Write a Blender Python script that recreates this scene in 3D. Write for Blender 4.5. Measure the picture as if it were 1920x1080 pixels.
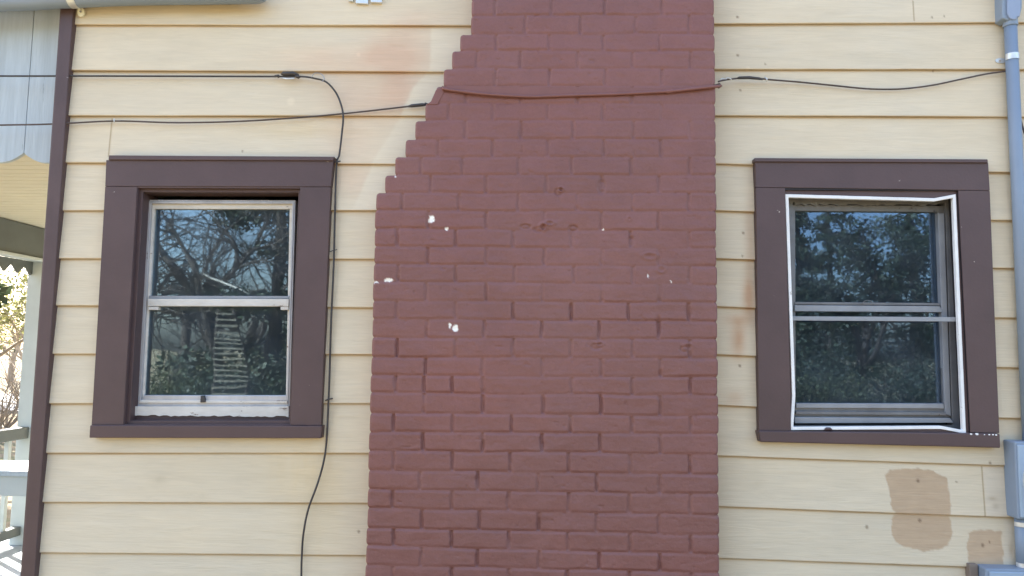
import bpy, bmesh, math, random
import numpy as np
from mathutils import Vector, Matrix, noise as mnoise

for o in list(bpy.data.objects):
    bpy.data.objects.remove(o)
scene = bpy.context.scene
COL = scene.collection

# ------------------------------------------------------------------ camera
FPX = 1387.0                      # focal length in photo pixels (1920 wide)
PITCH, YAW, ROLL = math.radians(4.99), math.radians(1.342), math.radians(0.838)
CAMZ = 1.6
ROT = Matrix.Rotation(YAW, 3, 'Z') @ Matrix.Rotation(math.pi / 2 + PITCH, 3, 'X') @ Matrix.Rotation(ROLL, 3, 'Z')
cd = bpy.data.cameras.new('camera')
cd.sensor_width = 36.0
cd.lens = 36.0 * FPX / 1920.0
cd.clip_start = 0.05
cd.clip_end = 2000
cam = bpy.data.objects.new('camera', cd)
COL.objects.link(cam)
cam.matrix_world = Matrix.Translation((0, 0, CAMZ)) @ ROT.to_4x4()
scene.camera = cam

# ------------------------------------------------------------------ sky + sun (sun stands behind the house: wall is in open shade)
SUN_EL, SUN_AZ = math.radians(42), math.radians(-52)     # azimuth from +Y, negative = to the left
w = bpy.data.worlds.new('World')
scene.world = w
w.use_nodes = True
nt = w.node_tree
nt.nodes.clear()
sky = nt.nodes.new('ShaderNodeTexSky')
sky.sky_type = 'NISHITA'
sky.sun_disc = False
sky.sun_elevation = SUN_EL
sky.sun_rotation = SUN_AZ
sky.air_density = 1.0
sky.dust_density = 3.0
sky.ozone_density = 0.6
bg = nt.nodes.new('ShaderNodeBackground')
bg.inputs['Strength'].default_value = 0.10
wo = nt.nodes.new('ShaderNodeOutputWorld')
nt.links.new(sky.outputs[0], bg.inputs[0])
nt.links.new(bg.outputs[0], wo.inputs[0])
sd = bpy.data.lights.new('sun', 'SUN')
sd.energy = 4.5
sd.angle = math.radians(0.5)
sd.color = (1.0, 0.94, 0.85)
sun = bpy.data.objects.new('sun', sd)
COL.objects.link(sun)
sdir = Vector((math.sin(SUN_AZ) * math.cos(SUN_EL), math.cos(SUN_AZ) * math.cos(SUN_EL), math.sin(SUN_EL)))
sun.rotation_euler = sdir.to_track_quat('Z', 'Y').to_euler()
sun.location = (0, 0, 12)
vs = scene.view_settings
vs.view_transform = 'Standard'
vs.look = 'None'
vs.gamma = 1.0
vs.use_curve_mapping = False
vs.exposure = 2.80
scene.cycles.max_bounces = 8
scene.cycles.transparent_max_bounces = 12

# ------------------------------------------------------------------ helpers
DW = 2.90                 # plane of the siding
DC = DW - 0.12            # front of the chimney


def P(px, py, Y=DW):
    d = ROT @ Vector((px - 960.0, 540.0 - py, -FPX))
    t = Y / d.y
    return Vector((d.x * t, Y, CAMZ + d.z * t))


def tag(o, label=None, cat=None, group=None, kind=None):
    if label: o['label'] = label
    if cat: o['category'] = cat
    if group: o['group'] = group
    if kind: o['kind'] = kind
    return o


def empty(name, loc=(0, 0, 0)):
    o = bpy.data.objects.new(name, None)
    o.empty_display_size = 0.1
    o.location = loc
    COL.objects.link(o)
    return o


def link(name, me, mat, parent=None):
    o = bpy.data.objects.new(name, me)
    if mat is not None: me.materials.append(mat)
    COL.objects.link(o)
    if parent is not None:
        o.parent = parent
        # world position of every ancestor is pure translation
        off = Vector((0, 0, 0)); p = parent
        while p is not None:
            off += p.location; p = p.parent
        o.location = -off
    return o


class MB:
    def __init__(s):
        s.v = []; s.f = []

    def add(s, vs_, fs_):
        n = len(s.v)
        s.v += [tuple(v) for v in vs_]
        s.f += [tuple(i + n for i in f) for f in fs_]
        return s

    def box(s, x0, x1, y0, y1, z0, z1):
        vs_ = [(x, y, z) for x in (x0, x1) for y in (y0, y1) for z in (z0, z1)]
        return s.add(vs_, [(0, 1, 3, 2), (4, 6, 7, 5), (0, 4, 5, 1), (2, 3, 7, 6), (0, 2, 6, 4), (1, 5, 7, 3)])

    def prism(s, pts, Yb):
        """polygon of 3-D points facing the camera, extruded straight back to Y = Yb"""
        n = len(pts)
        vs_ = list(pts) + [Vector((p.x, Yb, p.z)) for p in pts]
        fs_ = [tuple(range(n)), tuple(range(2 * n - 1, n - 1, -1))]
        fs_ += [(i, i + n, (i + 1) % n + n, (i + 1) % n) for i in range(n)]
        return s.add(vs_, fs_)

    def ring(s, outer, inner, Yb):
        n = len(outer)
        vs_ = list(outer) + list(inner) + [Vector((p.x, Yb, p.z)) for p in outer] + [Vector((p.x, Yb, p.z)) for p in inner]
        fs_ = []
        for i in range(n):
            j = (i + 1) % n
            fs_ += [(i, j, j + n, i + n), (i + 2 * n, i + 3 * n, j + 3 * n, j + 2 * n),
                    (i, i + 2 * n, j + 2 * n, j), (i + n, j + n, j + 3 * n, i + 3 * n)]
        return s.add(vs_, fs_)

    def tube(s, pts, r, seg=8, cap=True):
        pts = [Vector(p) for p in pts]
        n = len(pts)
        rs = r if isinstance(r, (list, tuple)) else [r] * n
        base = len(s.v)
        up = Vector((0.13, 0.27, 0.95)).normalized()
        prev = None
        for i, p in enumerate(pts):
            t = (pts[min(i + 1, n - 1)] - pts[max(i - 1, 0)])
            if t.length < 1e-9: t = Vector((0, 0, 1))
            t.normalize()
            if prev is None:
                a = t.orthogonal().normalized() if abs(t.dot(up)) > .95 else t.cross(up).normalized()
            else:
                a = (prev - t * prev.dot(t))
                a = a.normalized() if a.length > 1e-6 else t.orthogonal().normalized()
            prev = a
            b = t.cross(a)
            for k in range(seg):
                an = 2 * math.pi * k / seg
                s.v.append(tuple(p + (a * math.cos(an) + b * math.sin(an)) * rs[i]))
        for i in range(n - 1):
            for k in range(seg):
                k2 = (k + 1) % seg
                s.f.append((base + i * seg + k, base + i * seg + k2, base + (i + 1) * seg + k2, base + (i + 1) * seg + k))
        if cap:
            s.f.append(tuple(base + k for k in range(seg - 1, -1, -1)))
            s.f.append(tuple(base + (n - 1) * seg + k for k in range(seg)))
        return s

    def build(s, name, mat, parent=None, bevel=0.0, smooth=False, seg=2):
        me = bpy.data.meshes.new(name)
        me.from_pydata(s.v, [], s.f)
        bm = bmesh.new(); bm.from_mesh(me)
        bmesh.ops.recalc_face_normals(bm, faces=bm.faces)
        if bevel > 0:
            bmesh.ops.bevel(bm, geom=[e for e in bm.edges if len(e.link_faces) == 2 and e.calc_face_angle(0) > .5],
                            offset=bevel, segments=seg, profile=.5, affect='EDGES', clamp_overlap=True)
        bm.to_mesh(me); bm.free()
        if smooth:
            me.polygons.foreach_set('use_smooth', [True] * len(me.polygons))
        return link(name, me, mat, parent)


def spline(pts, sub=8):
    pts = [Vector(p) for p in pts]
    q = [pts[0] * 2 - pts[1]] + pts + [pts[-1] * 2 - pts[-2]]
    out = []
    for i in range(1, len(q) - 2):
        for k in range(sub):
            t = k / sub
            a, b, c, d = q[i - 1], q[i], q[i + 1], q[i + 2]
            out.append(0.5 * ((2 * b) + (c - a) * t + (2 * a - 5 * b + 4 * c - d) * t * t + (3 * b - a - 3 * c + d) * t ** 3))
    out.append(pts[-1])
    return out


# ---- numpy value noise
_rng = np.random.default_rng(7)
_tab = _rng.random((256, 256))


def vnoise(x, y, seed=0):
    x = np.asarray(x, float) + seed * 17.31; y = np.asarray(y, float) + seed * 9.73
    xi = np.floor(x).astype(int); yi = np.floor(y).astype(int)
    fx = x - xi; fy = y - yi
    fx = fx * fx * (3 - 2 * fx); fy = fy * fy * (3 - 2 * fy)
    g = lambda a, b: _tab[a & 255, b & 255]
    return (g(xi, yi) * (1 - fx) + g(xi + 1, yi) * fx) * (1 - fy) + (g(xi, yi + 1) * (1 - fx) + g(xi + 1, yi + 1) * fx) * fy


def fbm(x, y, seed=0, oct=4):
    s = 0; a = .5; t = 0
    for i in range(oct):
        s = s + a * vnoise(x * 2 ** i, y * 2 ** i, seed + i * 3); t += a; a *= .55
    return s / t


def sstep(a, b, x):
    t = np.clip((x - a) / (b - a), 0, 1)
    return t * t * (3 - 2 * t)


def in_poly(X, Z, poly, blur=0.006, wob=0.0, seed=0):
    """soft mask of a polygon (list of Vectors, x/z used)"""
    if wob:
        X = X + (fbm(X * 55, Z * 55, seed) - .5) * wob
        Z = Z + (fbm(X * 55, Z * 55, seed + 40) - .5) * wob
    inside = np.zeros(X.shape, bool)
    dist = np.full(X.shape, 1e9)
    n = len(poly)
    for i in range(n):
        ax, az = poly[i].x, poly[i].z
        bx, bz = poly[(i + 1) % n].x, poly[(i + 1) % n].z
        c = (az > Z) != (bz > Z)
        xx = (bx - ax) * (Z - az) / ((bz - az) if abs(bz - az) > 1e-9 else 1e-9) + ax
        inside ^= (c & (X < xx))
        L = (bx - ax) ** 2 + (bz - az) ** 2 + 1e-12
        t = np.clip(((X - ax) * (bx - ax) + (Z - az) * (bz - az)) / L, 0, 1)
        dist = np.minimum(dist, np.hypot(X - ax - t * (bx - ax), Z - az - t * (bz - az)))
    sd_ = np.where(inside, dist, -dist)
    return sstep(-blur, blur, sd_)


def srgb(r, g, b):
    f = lambda c: (c / 255 / 12.92) if c / 255 <= .04045 else ((c / 255 + .055) / 1.055) ** 2.4
    return np.array([f(r), f(g), f(b)])


# ------------------------------------------------------------------ materials
def new_mat(name):
    m = bpy.data.materials.new(name); m.use_nodes = True
    nt = m.node_tree; b = nt.nodes['Principled BSDF']
    return m, nt, b


def ramp2(nt, fac, c0, c1, p0=.35, p1=.65):
    r = nt.nodes.new('ShaderNodeValToRGB')
    r.color_ramp.elements[0].position = p0; r.color_ramp.elements[1].position = p1
    r.color_ramp.elements[0].color = (*c0, 1); r.color_ramp.elements[1].color = (*c1, 1)
    nt.links.new(fac, r.inputs[0])
    return r.outputs[0]


def paint(name, c, var=.12, rough=.6, scale=6, bump=.15, bscale=60, stretch=(1, 1, 1), spec=.35, metal=0.0, chip=None, chip_at=.72, chip_scale=14):
    m, nt, b = new_mat(name)
    tc = nt.nodes.new('ShaderNodeTexCoord')
    mp = nt.nodes.new('ShaderNodeMapping'); mp.inputs['Scale'].default_value = stretch
    nt.links.new(tc.outputs['Object'], mp.inputs[0])
    n1 = nt.nodes.new('ShaderNodeTexNoise'); n1.inputs['Scale'].default_value = scale; n1.inputs['Detail'].default_value = 5
    n1.inputs['Roughness'].default_value = .6
    nt.links.new(mp.outputs[0], n1.inputs[0])
    c = np.array(c)
    col = ramp2(nt, n1.outputs[0], np.clip(c * (1 - var), 0, 1), np.clip(c * (1 + var), 0, 1), .3, .7)
    if chip is not None:
        n3 = nt.nodes.new('ShaderNodeTexNoise'); n3.inputs['Scale'].default_value = chip_scale; n3.inputs['Detail'].default_value = 6
        n3.inputs['Roughness'].default_value = .7
        nt.links.new(mp.outputs[0], n3.inputs[0])
        mk = ramp2(nt, n3.outputs[0], (0, 0, 0), (1, 1, 1), chip_at - .015, chip_at + .015)
        mx = nt.nodes.new('ShaderNodeMix'); mx.data_type = 'RGBA'
        nt.links.new(mk, mx.inputs[0]); nt.links.new(col, mx.inputs[6]); mx.inputs[7].default_value = (*chip, 1)
        col = mx.outputs[2]
    nt.links.new(col, b.inputs['Base Color'])
    b.inputs['Roughness'].default_value = rough
    b.inputs['Specular IOR Level'].default_value = spec
    b.inputs['Metallic'].default_value = metal
    if bump > 0:
        n2 = nt.nodes.new('ShaderNodeTexNoise'); n2.inputs['Scale'].default_value = bscale; n2.inputs['Detail'].default_value = 4
        nt.links.new(mp.outputs[0], n2.inputs[0])
        bp = nt.nodes.new('ShaderNodeBump'); bp.inputs['Strength'].default_value = bump; bp.inputs['Distance'].default_value = .004
        nt.links.new(n2.outputs[0], bp.inputs['Height']); nt.links.new(bp.outputs[0], b.inputs['Normal'])
    return m


def attr_mat(name, rough=.65, grain=None, bump=.3, spec=.3, var=.05):
    """surface whose own colour is carried by the mesh attribute Col; fine grain and bump from nodes"""
    m, nt, b = new_mat(name)
    at = nt.nodes.new('ShaderNodeAttribute'); at.attribute_name = 'Col'
    tc = nt.nodes.new('ShaderNodeTexCoord')
    mp = nt.nodes.new('ShaderNodeMapping')
    mp.inputs['Scale'].default_value = grain or (1, 1, 1)
    nt.links.new(tc.outputs['Object'], mp.inputs[0])
    n1 = nt.nodes.new('ShaderNodeTexNoise'); n1.inputs['Scale'].default_value = 1; n1.inputs['Detail'].default_value = 6
    n1.inputs['Roughness'].default_value = .62; n1.inputs['Distortion'].default_value = 1.4
    nt.links.new(mp.outputs[0], n1.inputs[0])
    v = ramp2(nt, n1.outputs[0], (1 - var,) * 3, (1 + var,) * 3, .3, .7)
    mx = nt.nodes.new('ShaderNodeMix'); mx.data_type = 'RGBA'; mx.blend_type = 'MULTIPLY'; mx.inputs[0].default_value = 1
    nt.links.new(at.outputs['Color'], mx.inputs[6]); nt.links.new(v, mx.inputs[7])
    nt.links.new(mx.outputs[2], b.inputs['Base Color'])
    bp = nt.nodes.new('ShaderNodeBump'); bp.inputs['Strength'].default_value = bump; bp.inputs['Distance'].default_value = .003
    nt.links.new(n1.outputs[0], bp.inputs['Height']); nt.links.new(bp.outputs[0], b.inputs['Normal'])
    b.inputs['Roughness'].default_value = rough
    b.inputs['Specular IOR Level'].default_value = spec
    return m


C_SIDE = np.array([.645, .556, .408])
C_BRICK = np.array([.198, .084, .073])
C_BROWN = (.090, .056, .055)

M_side = attr_mat('siding_paint', .6, (5, 60, 75), .5, .3, .05)
M_brick = attr_mat('brick_paint', .5, (95, 95, 95), .45, .45, .07)
M_brown = paint('brown_trim_paint', C_BROWN, .07, .5, 5, .12, 90, spec=.4)
M_brown_worn = paint('brown_trim_worn', C_BROWN, .1, .5, 5, .12, 90, spec=.4, chip=(.5, .44, .38), chip_at=.70, chip_scale=22)
M_white_worn = paint('worn_white_paint', (.60, .57, .52), .14, .55, 14, .35, 60, chip=(.20, .15, .12), chip_at=.635, chip_scale=20, stretch=(.5, 1, 1.6))
M_alu = paint('dull_aluminium', (.46, .45, .46), .18, .42, 10, .1, 50, metal=.35, stretch=(1, 1, .3), chip=(.22, .19, .18), chip_at=.66, chip_scale=25)
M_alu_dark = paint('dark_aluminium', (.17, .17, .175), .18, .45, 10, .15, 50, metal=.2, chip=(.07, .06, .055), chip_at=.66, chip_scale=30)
M_alu_mid = paint('grey_aluminium', (.28, .29, .31), .12, .45, 10, .1, 50, metal=.2)
M_bead = paint('white_bead', (.80, .80, .79), .08, .5, 12, .3, 60, chip=(.45, .42, .40), chip_at=.68, chip_scale=30)
M_pvc = paint('grey_pvc', (.215, .270, .345), .06, .45, 3, .05, 40, spec=.5)
M_galv = paint('zinc_strap', (.62, .64, .64), .1, .35, 30, .05, 60, metal=.5)
M_cable = paint('black_cable', (.050, .045, .045), .2, .5, 20, .1, 80, spec=.4)
M_cable_brown = paint('weathered_cable', (.085, .062, .055), .25, .6, 14, .1, 80)
M_cable_brick = paint('painted_cable', C_BRICK * .98, .08, .5, 14, .1, 80, spec=.4)
M_metal = paint('clamp_metal', (.35, .36, .38), .2, .4, 30, .1, 60, metal=.6)
M_porchwhite = paint('pale_porch_paint', (.50, .54, .52), .07, .6, 4, .15, 40)
M_porchgrey = paint('grey_porch_paint', (.12, .135, .13), .1, .6, 4, .15, 40)
M_valance = paint('blue_grey_valance', (.43, .49, .53), .10, .6, 9, .4, 30, stretch=(4, 1, .35), chip=(.28, .32, .34), chip_at=.66, chip_scale=12)
M_corner = paint('corner_board_paint', C_BROWN, .12, .5, 8, .2, 70, spec=.4, chip=(.62, .58, .54), chip_at=.72, chip_scale=30, stretch=(1, 1, .6))
M_ceil = paint('cream_ceiling', (.60, .55, .41), .04, .6, 5, .05, 40)
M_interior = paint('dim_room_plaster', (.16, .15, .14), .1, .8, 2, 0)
M_roof = paint('roof_shingle', (.08, .075, .07), .25, .9, 20, .4, 90)
M_bark = paint('bark', (.065, .054, .046), .35, .9, 6, .6, 30, stretch=(3, 3, .7))
M_palebark = paint('pale_bark', (.30, .25, .20), .3, .85, 6, .5, 30, stretch=(3, 3, .7))
M_concrete = paint('deck_paint', (.33, .37, .40), .1, .7, 4, .2, 50)
M_ground = paint('dry_grass', (.172, .132, .076), .35, .95, 3.0, .6, 40, chip=(.10, .10, .045), chip_at=.56, chip_scale=1.3)
M_road = paint('pale_road', (.30, .29, .28), .12, .9, 3, .3, 60)


def leaf_mat(name, c, trans=.3):
    m, nt, b = new_mat(name)
    g = nt.nodes.new('ShaderNodeNewGeometry')
    c = np.array(c)
    col = ramp2(nt, g.outputs['Random Per Island'], np.clip(c * .55, 0, 1), np.clip(c * 1.5, 0, 1), .1, .9)
    nt.links.new(col, b.inputs['Base Color'])
    b.inputs['Roughness'].default_value = .6
    t = nt.nodes.new('ShaderNodeBsdfTranslucent'); nt.links.new(col, t.inputs[0])
    mx = nt.nodes.new('ShaderNodeMixShader'); mx.inputs[0].default_value = trans
    out = nt.nodes['Material Output']
    nt.links.new(b.outputs[0], mx.inputs[1]); nt.links.new(t.outputs[0], mx.inputs[2]); nt.links.new(mx.outputs[0], out.inputs[0])
    return m


M_leaf = leaf_mat('dark_evergreen_leaf', (.028, .042, .022), .2)
M_leaf2 = leaf_mat('green_leaf', (.060, .070, .028), .35)
M_leafy = leaf_mat('yellow_green_leaf', (.17, .17, .065), .4)


def glass_mat(name, ior=1.7, tint=(.75, .82, .86), refl=(.70, .87, 1)):
    m = bpy.data.materials.new(name); m.use_nodes = True
    nt = m.node_tree; nt.nodes.clear()
    out = nt.nodes.new('ShaderNodeOutputMaterial')
    fr = nt.nodes.new('ShaderNodeFresnel'); fr.inputs[0].default_value = ior
    tr = nt.nodes.new('ShaderNodeBsdfTransparent'); tr.inputs[0].default_value = (*tint, 1)
    gl = nt.nodes.new('ShaderNodeBsdfGlossy'); gl.inputs['Roughness'].default_value = 0.018
    gl.inputs[0].default_value = (*refl, 1)
    tc = nt.nodes.new('ShaderNodeTexCoord')
    n = nt.nodes.new('ShaderNodeTexNoise'); n.inputs['Scale'].default_value = 5.0; n.inputs['Detail'].default_value = 1
    nt.links.new(tc.outputs['Object'], n.inputs[0])
    bp = nt.nodes.new('ShaderNodeBump'); bp.inputs['Strength'].default_value = .05; bp.inputs['Distance'].default_value = .01
    nt.links.new(n.outputs[0], bp.inputs['Height']); nt.links.new(bp.outputs[0], gl.inputs['Normal'])
    mx = nt.nodes.new('ShaderNodeMixShader')
    nt.links.new(fr.outputs[0], mx.inputs[0]); nt.links.new(tr.outputs[0], mx.inputs[1]); nt.links.new(gl.outputs[0], mx.inputs[2])
    # thin outside film: dust, tinted to paint in a bluish reflection veil
    df = nt.nodes.new('ShaderNodeBsdfDiffuse'); df.inputs[0].default_value = (.34, .42, .50, 1)
    n2 = nt.nodes.new('ShaderNodeTexNoise'); n2.inputs['Scale'].default_value = 7; n2.inputs['Detail'].default_value = 5
    nt.links.new(tc.outputs['Object'], n2.inputs[0])
    mr = nt.nodes.new('ShaderNodeMapRange'); mr.inputs[1].default_value = .35; mr.inputs[2].default_value = .8
    mr.inputs[3].default_value = .035; mr.inputs[4].default_value = .09
    nt.links.new(n2.outputs[0], mr.inputs[0])
    m2 = nt.nodes.new('ShaderNodeMixShader')
    nt.links.new(mr.outputs[0], m2.inputs[0]); nt.links.new(mx.outputs[0], m2.inputs[1]); nt.links.new(df.outputs[0], m2.inputs[2])
    nt.links.new(m2.outputs[0], out.inputs[0])
    return m


M_glass = glass_mat('window_glass', 2.1)
M_glass_dark = glass_mat('window_glass_dim', 1.85, (.7, .74, .8), (.52, .74, 1))

# ------------------------------------------------------------------ ground
g = MB(); g.v = []; g.f = []
N = 40
for j in range(N + 1):
    for i in range(N + 1):
        s_ = lambda k: math.copysign(abs(k) ** 2.2, k)
        x = s_((i / N - .5) * 2) * 600; y = s_((j / N - .5) * 2) * 600
        g.v.append((x, y, -.25 + .06 * mnoise.noise(Vector((x * .1, y * .1, 0))) if abs(x) < 60 else -.25))
for j in range(N):
    for i in range(N):
        a = j * (N + 1) + i
        g.f.append((a, a + 1, a + N + 2, a + N + 1))
tag(g.build('ground', M_ground, smooth=True), kind='structure')
tag(MB().box(-60, -12, 20, 27, -.3, -.17).build('road', M_road), kind='structure')

# ------------------------------------------------------------------ house
X0 = P(88, 540, DW).x           # house corner (left)
X1 = 3.9
house = empty('house', (X0, DW, 0))
tag(house, 'cream lap-sided house wall with dark brown trim, two windows and a painted brick chimney', 'house')

# --- siding lap lines taken at four stations along the wall
L1 = [(133, 46), (128, 132), (122, 217), (117, 305), (112, 395), (108, 485), (105, 573), (100, 664), (93, 757), (85, 850), (80, 942), (75, 1037)]
L2 = [(870, 48), (835, 135), (800, 217.5), (745, 308), (700, 395), (700, 486), (698, 577), (697, 665), (695, 757), (690, 850), (686, 944), (685, 1042)]
L3 = [(1345, 45), (1345, 130), (1345, 217), (1345, 307), (1345, 395), (1345, 485), (1345, 575), (1345, 665), (1345, 760), (1346, 855), (1347, 950), (1348, 1047)]
L4 = [(1880, 42), (1880, 130), (1885, 219), (1862, 323), (1862, 413), (1864, 503), (1866, 596), (1868, 689), (1871, 784), (1865, 873), (1870, 970), (1880, 1066)]
PITCHZ = 91.2 / 1387 * DW
lines = []
YL = DW - .011
for k in range(12):
    st = [P(*L[k], YL) for L in (L1, L2, L3, L4)]
    lines.append(([q.x for q in st], [q.z for q in st]))
first = lines[0]; last = lines[-1]
lines = [(first[0], [z + PITCHZ * k for z in first[1]]) for k in range(5, 0, -1)] + lines + \
        [(last[0], [z - PITCHZ * k for z in last[1]]) for k in range(1, 9)]


def lapz(k, X):
    return np.interp(X, lines[k][0], lines[k][1])


xs = np.concatenate([np.arange(X0, 2.12, .0048), np.arange(2.12, X1, .03), [X1]])
HOLE1 = [P(*q, DW) for q in ((228, 325), (592, 325), (574, 812), (202, 812))]
HOLE2 = [P(*q, DW) for q in ((1446, 325), (1826, 325), (1846, 824), (1454, 822))]


def hole(X, Z):
    m = np.zeros(X.shape, bool)
    for h in (HOLE1, HOLE2):
        m |= (X > min(h[0].x, h[3].x)) & (X < max(h[1].x, h[2].x)) & (Z < h[0].z) & (Z > h[2].z)
    return m


def dot(X, Z, px, py, rpx, Y=YL):
    q = P(px, py, Y)
    return 1 - sstep(rpx * .6 / 478, rpx * 1.25 / 478, np.hypot(X - q.x, Z - q.z))


def blob(X, Z, px, py, rx, rz):
    q = P(px, py, YL)
    return np.exp(-(((X - q.x) / (rx / 478)) ** 2 + ((Z - q.z) / (rz / 478)) ** 2))


def poly(pts, Y=YL):
    return [P(*p, Y) for p in pts]


def side_colour(X, Z, k):
    c = np.ones(X.shape + (3,)) * C_SIDE
    n = fbm(X * 1.3 + k * 3.7, Z * 3, 3)
    c *= (1 + (n[..., None] - .5) * .15)
    n2 = fbm(X * 6 + k * 5, Z * 30, 5)
    c *= (1 + (n2[..., None] - .5) * .10)
    warm = fbm(X * 2.2, Z * 4.0 + k, 9)[..., None] - .5
    c *= 1 + warm * np.array([.06, 0, -.10])
    # pink overspray / rust stains
    pink = np.array([.925, .765, .735])
    a = .85 * blob(X, Z, 745, 98, 62, 48) + .5 * blob(X, Z, 640, 112, 120, 30) + .55 * blob(X, Z, 700, 180, 110, 45) + .5 * blob(X, Z, 745, 165, 28, 40) \
        + .35 * blob(X, Z, 660, 270, 60, 60) + .4 * blob(X, Z, 655, 340, 45, 30) + .35 * blob(X, Z, 780, 40, 60, 25)
    a = a * 1.05
    # clean pale band beside the chimney steps cuts the stain off
    clean = in_poly(X, Z, poly([(808, 50), (890, 50), (890, 140), (722, 330), (704, 395), (660, 395), (700, 300), (752, 215), (775, 160), (806, 130)]), .008, .01, 4)
    a = np.clip(a * (.6 + .9 * fbm(X * 9, Z * 9, 12)), 0, 1) * (1 - clean)
    c *= 1 - a[..., None] * (1 - pink)
    c *= 1 + clean[..., None] * np.array([.05, .06, .08])
    pale = .9 * blob(X, Z, 665, 560, 60, 330)
    c *= 1 + pale[..., None] * np.array([.06, .08, .10])
    # yellowish water stain below the cable and the pipe
    a = .5 * blob(X, Z, 580, 880, 90, 70) + .35 * blob(X, Z, 600, 980, 50, 60) + .4 * blob(X, Z, 560, 245, 120, 14) + .5 * blob(X, Z, 430, 20, 70, 12)
    a *= (.4 + 1.2 * fbm(X * 30, Z * 9, 15))
    c *= 1 - np.clip(a, 0, 1)[..., None] * (1 - np.array([.98, .90, .74]))
    a = (.8 * blob(X, Z, 297, 900, 18, 9) + .7 * blob(X, Z, 372, 930, 26, 9) + .5 * blob(X, Z, 300, 110, 40, 22) + .4 * blob(X, Z, 1480, 160, 160, 22)
         + .4 * blob(X, Z, 1420, 900, 14, 30) + .35 * blob(X, Z, 1700, 110, 130, 16)) * (.1 + 1.3 * fbm(X * 24, Z * 30, 16))
    c *= 1 - np.clip(a, 0, 1)[..., None] * (1 - np.array([.86, .85, .82]))
    # rusty run by the second window
    a = 1.1 * blob(X, Z, 1384, 635, 13, 32) + .95 * blob(X, Z, 1404, 560, 11, 34) + .6 * blob(X, Z, 1406, 470, 9, 80) + .5 * blob(X, Z, 1378, 748, 18, 16) + .5 * blob(X, Z, 1350 + 30, 600, 30, 10)
    a = np.clip(a * (.5 + .9 * fbm(X * 18, Z * 8, 21)), 0, 1)
    c *= 1 - a[..., None] * (1 - np.array([.80, .60, .50]))
    # darker strip along the chimney (right side), fading outwards
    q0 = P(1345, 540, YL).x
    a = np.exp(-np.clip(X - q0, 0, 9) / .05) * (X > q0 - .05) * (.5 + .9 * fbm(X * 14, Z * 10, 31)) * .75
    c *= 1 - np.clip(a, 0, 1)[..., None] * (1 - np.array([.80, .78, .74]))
    # dirt at top of each board, strengthened as painted lap shadow
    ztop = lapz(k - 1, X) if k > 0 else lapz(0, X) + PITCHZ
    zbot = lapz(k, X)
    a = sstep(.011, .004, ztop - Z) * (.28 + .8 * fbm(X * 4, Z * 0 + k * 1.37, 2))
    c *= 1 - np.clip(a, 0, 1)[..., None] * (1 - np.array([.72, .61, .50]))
    # unpainted raw lower lip
    a = sstep(.0035, .001, Z - zbot) * (.3 + .7 * vnoise(X * 6, Z * 0 + k * 3.1, 77))
    c *= 1 - a[..., None] * (1 - np.array([.66, .57, .48]))
    # tan touch-up patches
    tan = C_SIDE * np.array([.76, .645, .57])
    a = in_poly(X, Z, poly([(1661, 890), (1672, 882), (1705, 878), (1750, 884), (1779, 896), (1781, 925), (1784, 958), (1780, 968), (1690, 969), (1672, 956), (1667, 915)]), .003, .016, 51)
    a = np.maximum(a, in_poly(X, Z, poly([(1680, 966), (1783, 968), (1788, 1000), (1780, 1022), (1765, 1032), (1735, 1033), (1720, 1030), (1700, 1027), (1682, 1016), (1674, 1000), (1674, 975)]), .003, .016, 52))
    a = np.maximum(a, in_poly(X, Z, poly([(1818, 998), (1832, 995), (1850, 993), (1862, 996), (1878, 996), (1880, 1015), (1884, 1040), (1880, 1060), (1819, 1062), (1814, 1030)]), .003, .016, 53))
    tv = tan * (1 + (fbm(X * 25, Z * 60, 60)[..., None] - .5) * .14)
    c = c * (1 - a[..., None]) + tv * a[..., None]
    # grey primer / putty patch beside the meter
    a = in_poly(X, Z, poly([(1846, 876), (1884, 876), (1890, 970), (1850, 968)]), .002, .006, 54) * .8
    a = np.maximum(a, in_poly(X, Z, poly([(1886, 974), (1906, 974), (1910, 1062), (1884, 1062)]), .008, .012, 55) * .7)
    c = c * (1 - a[..., None]) + c * np.array([.97, .99, 1.06]) * a[..., None]
    a = .6 * blob(X, Z, 1862, 935, 8, 4) + .5 * blob(X, Z, 1868, 950, 6, 6) + .6 * blob(X, Z, 1896, 1030, 4, 12)
    c *= 1 - np.clip(a, 0, 1)[..., None] * (1 - np.array([.68, .62, .55]))
    # butt joints
    for (xa, ya, xb, yb) in ((208, 222, 206, 292), (1844, 876, 1850, 968), (1713, 0, 1712, 38), (1840, 700, 1840, 701)):
        qa, qb = P(xa, ya, YL), P(xb, yb, YL)
        a = sstep(.0045, .0012, np.abs(X - qa.x)) * (Z < qa.z + .003) * (Z > qb.z - .003)
        c *= 1 - a[..., None] * (1 - np.array([.62, .55, .46]))
    # nail heads and pocks
    for (px, py, r) in ((1383, 32, 4), (1384, 103, 4), (1435, 120, 3), (1389, 168, 3.5), (1752, 132, 3), (1394, 436, 4), (1388, 686, 4), (1748, 32, 3), (1771, 30, 3),
                        (672, 997, 4), (1857, 868, 4), (1723, 902, 4.5), (1727, 977, 4.5), (1627, 989, 4.5), (1844, 1023, 4.5), (1857, 1017, 3), (1795, 904, 3), (454, 283, 3),
                        (1392, 480, 3), (1850, 509, 3)):
        a = dot(X, Z, px, py, r * .72) * .8
        c *= 1 - a[..., None] * (1 - np.array([.40, .34, .30]))
    # bright paint daubs
    for (px, py, r) in ((672, 102, 4), (545, 190, 8), (1403, 128, 4), (105, 266, 3)):
        c *= 1 + dot(X, Z, px, py, r)[..., None] * .10
    return c


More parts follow.
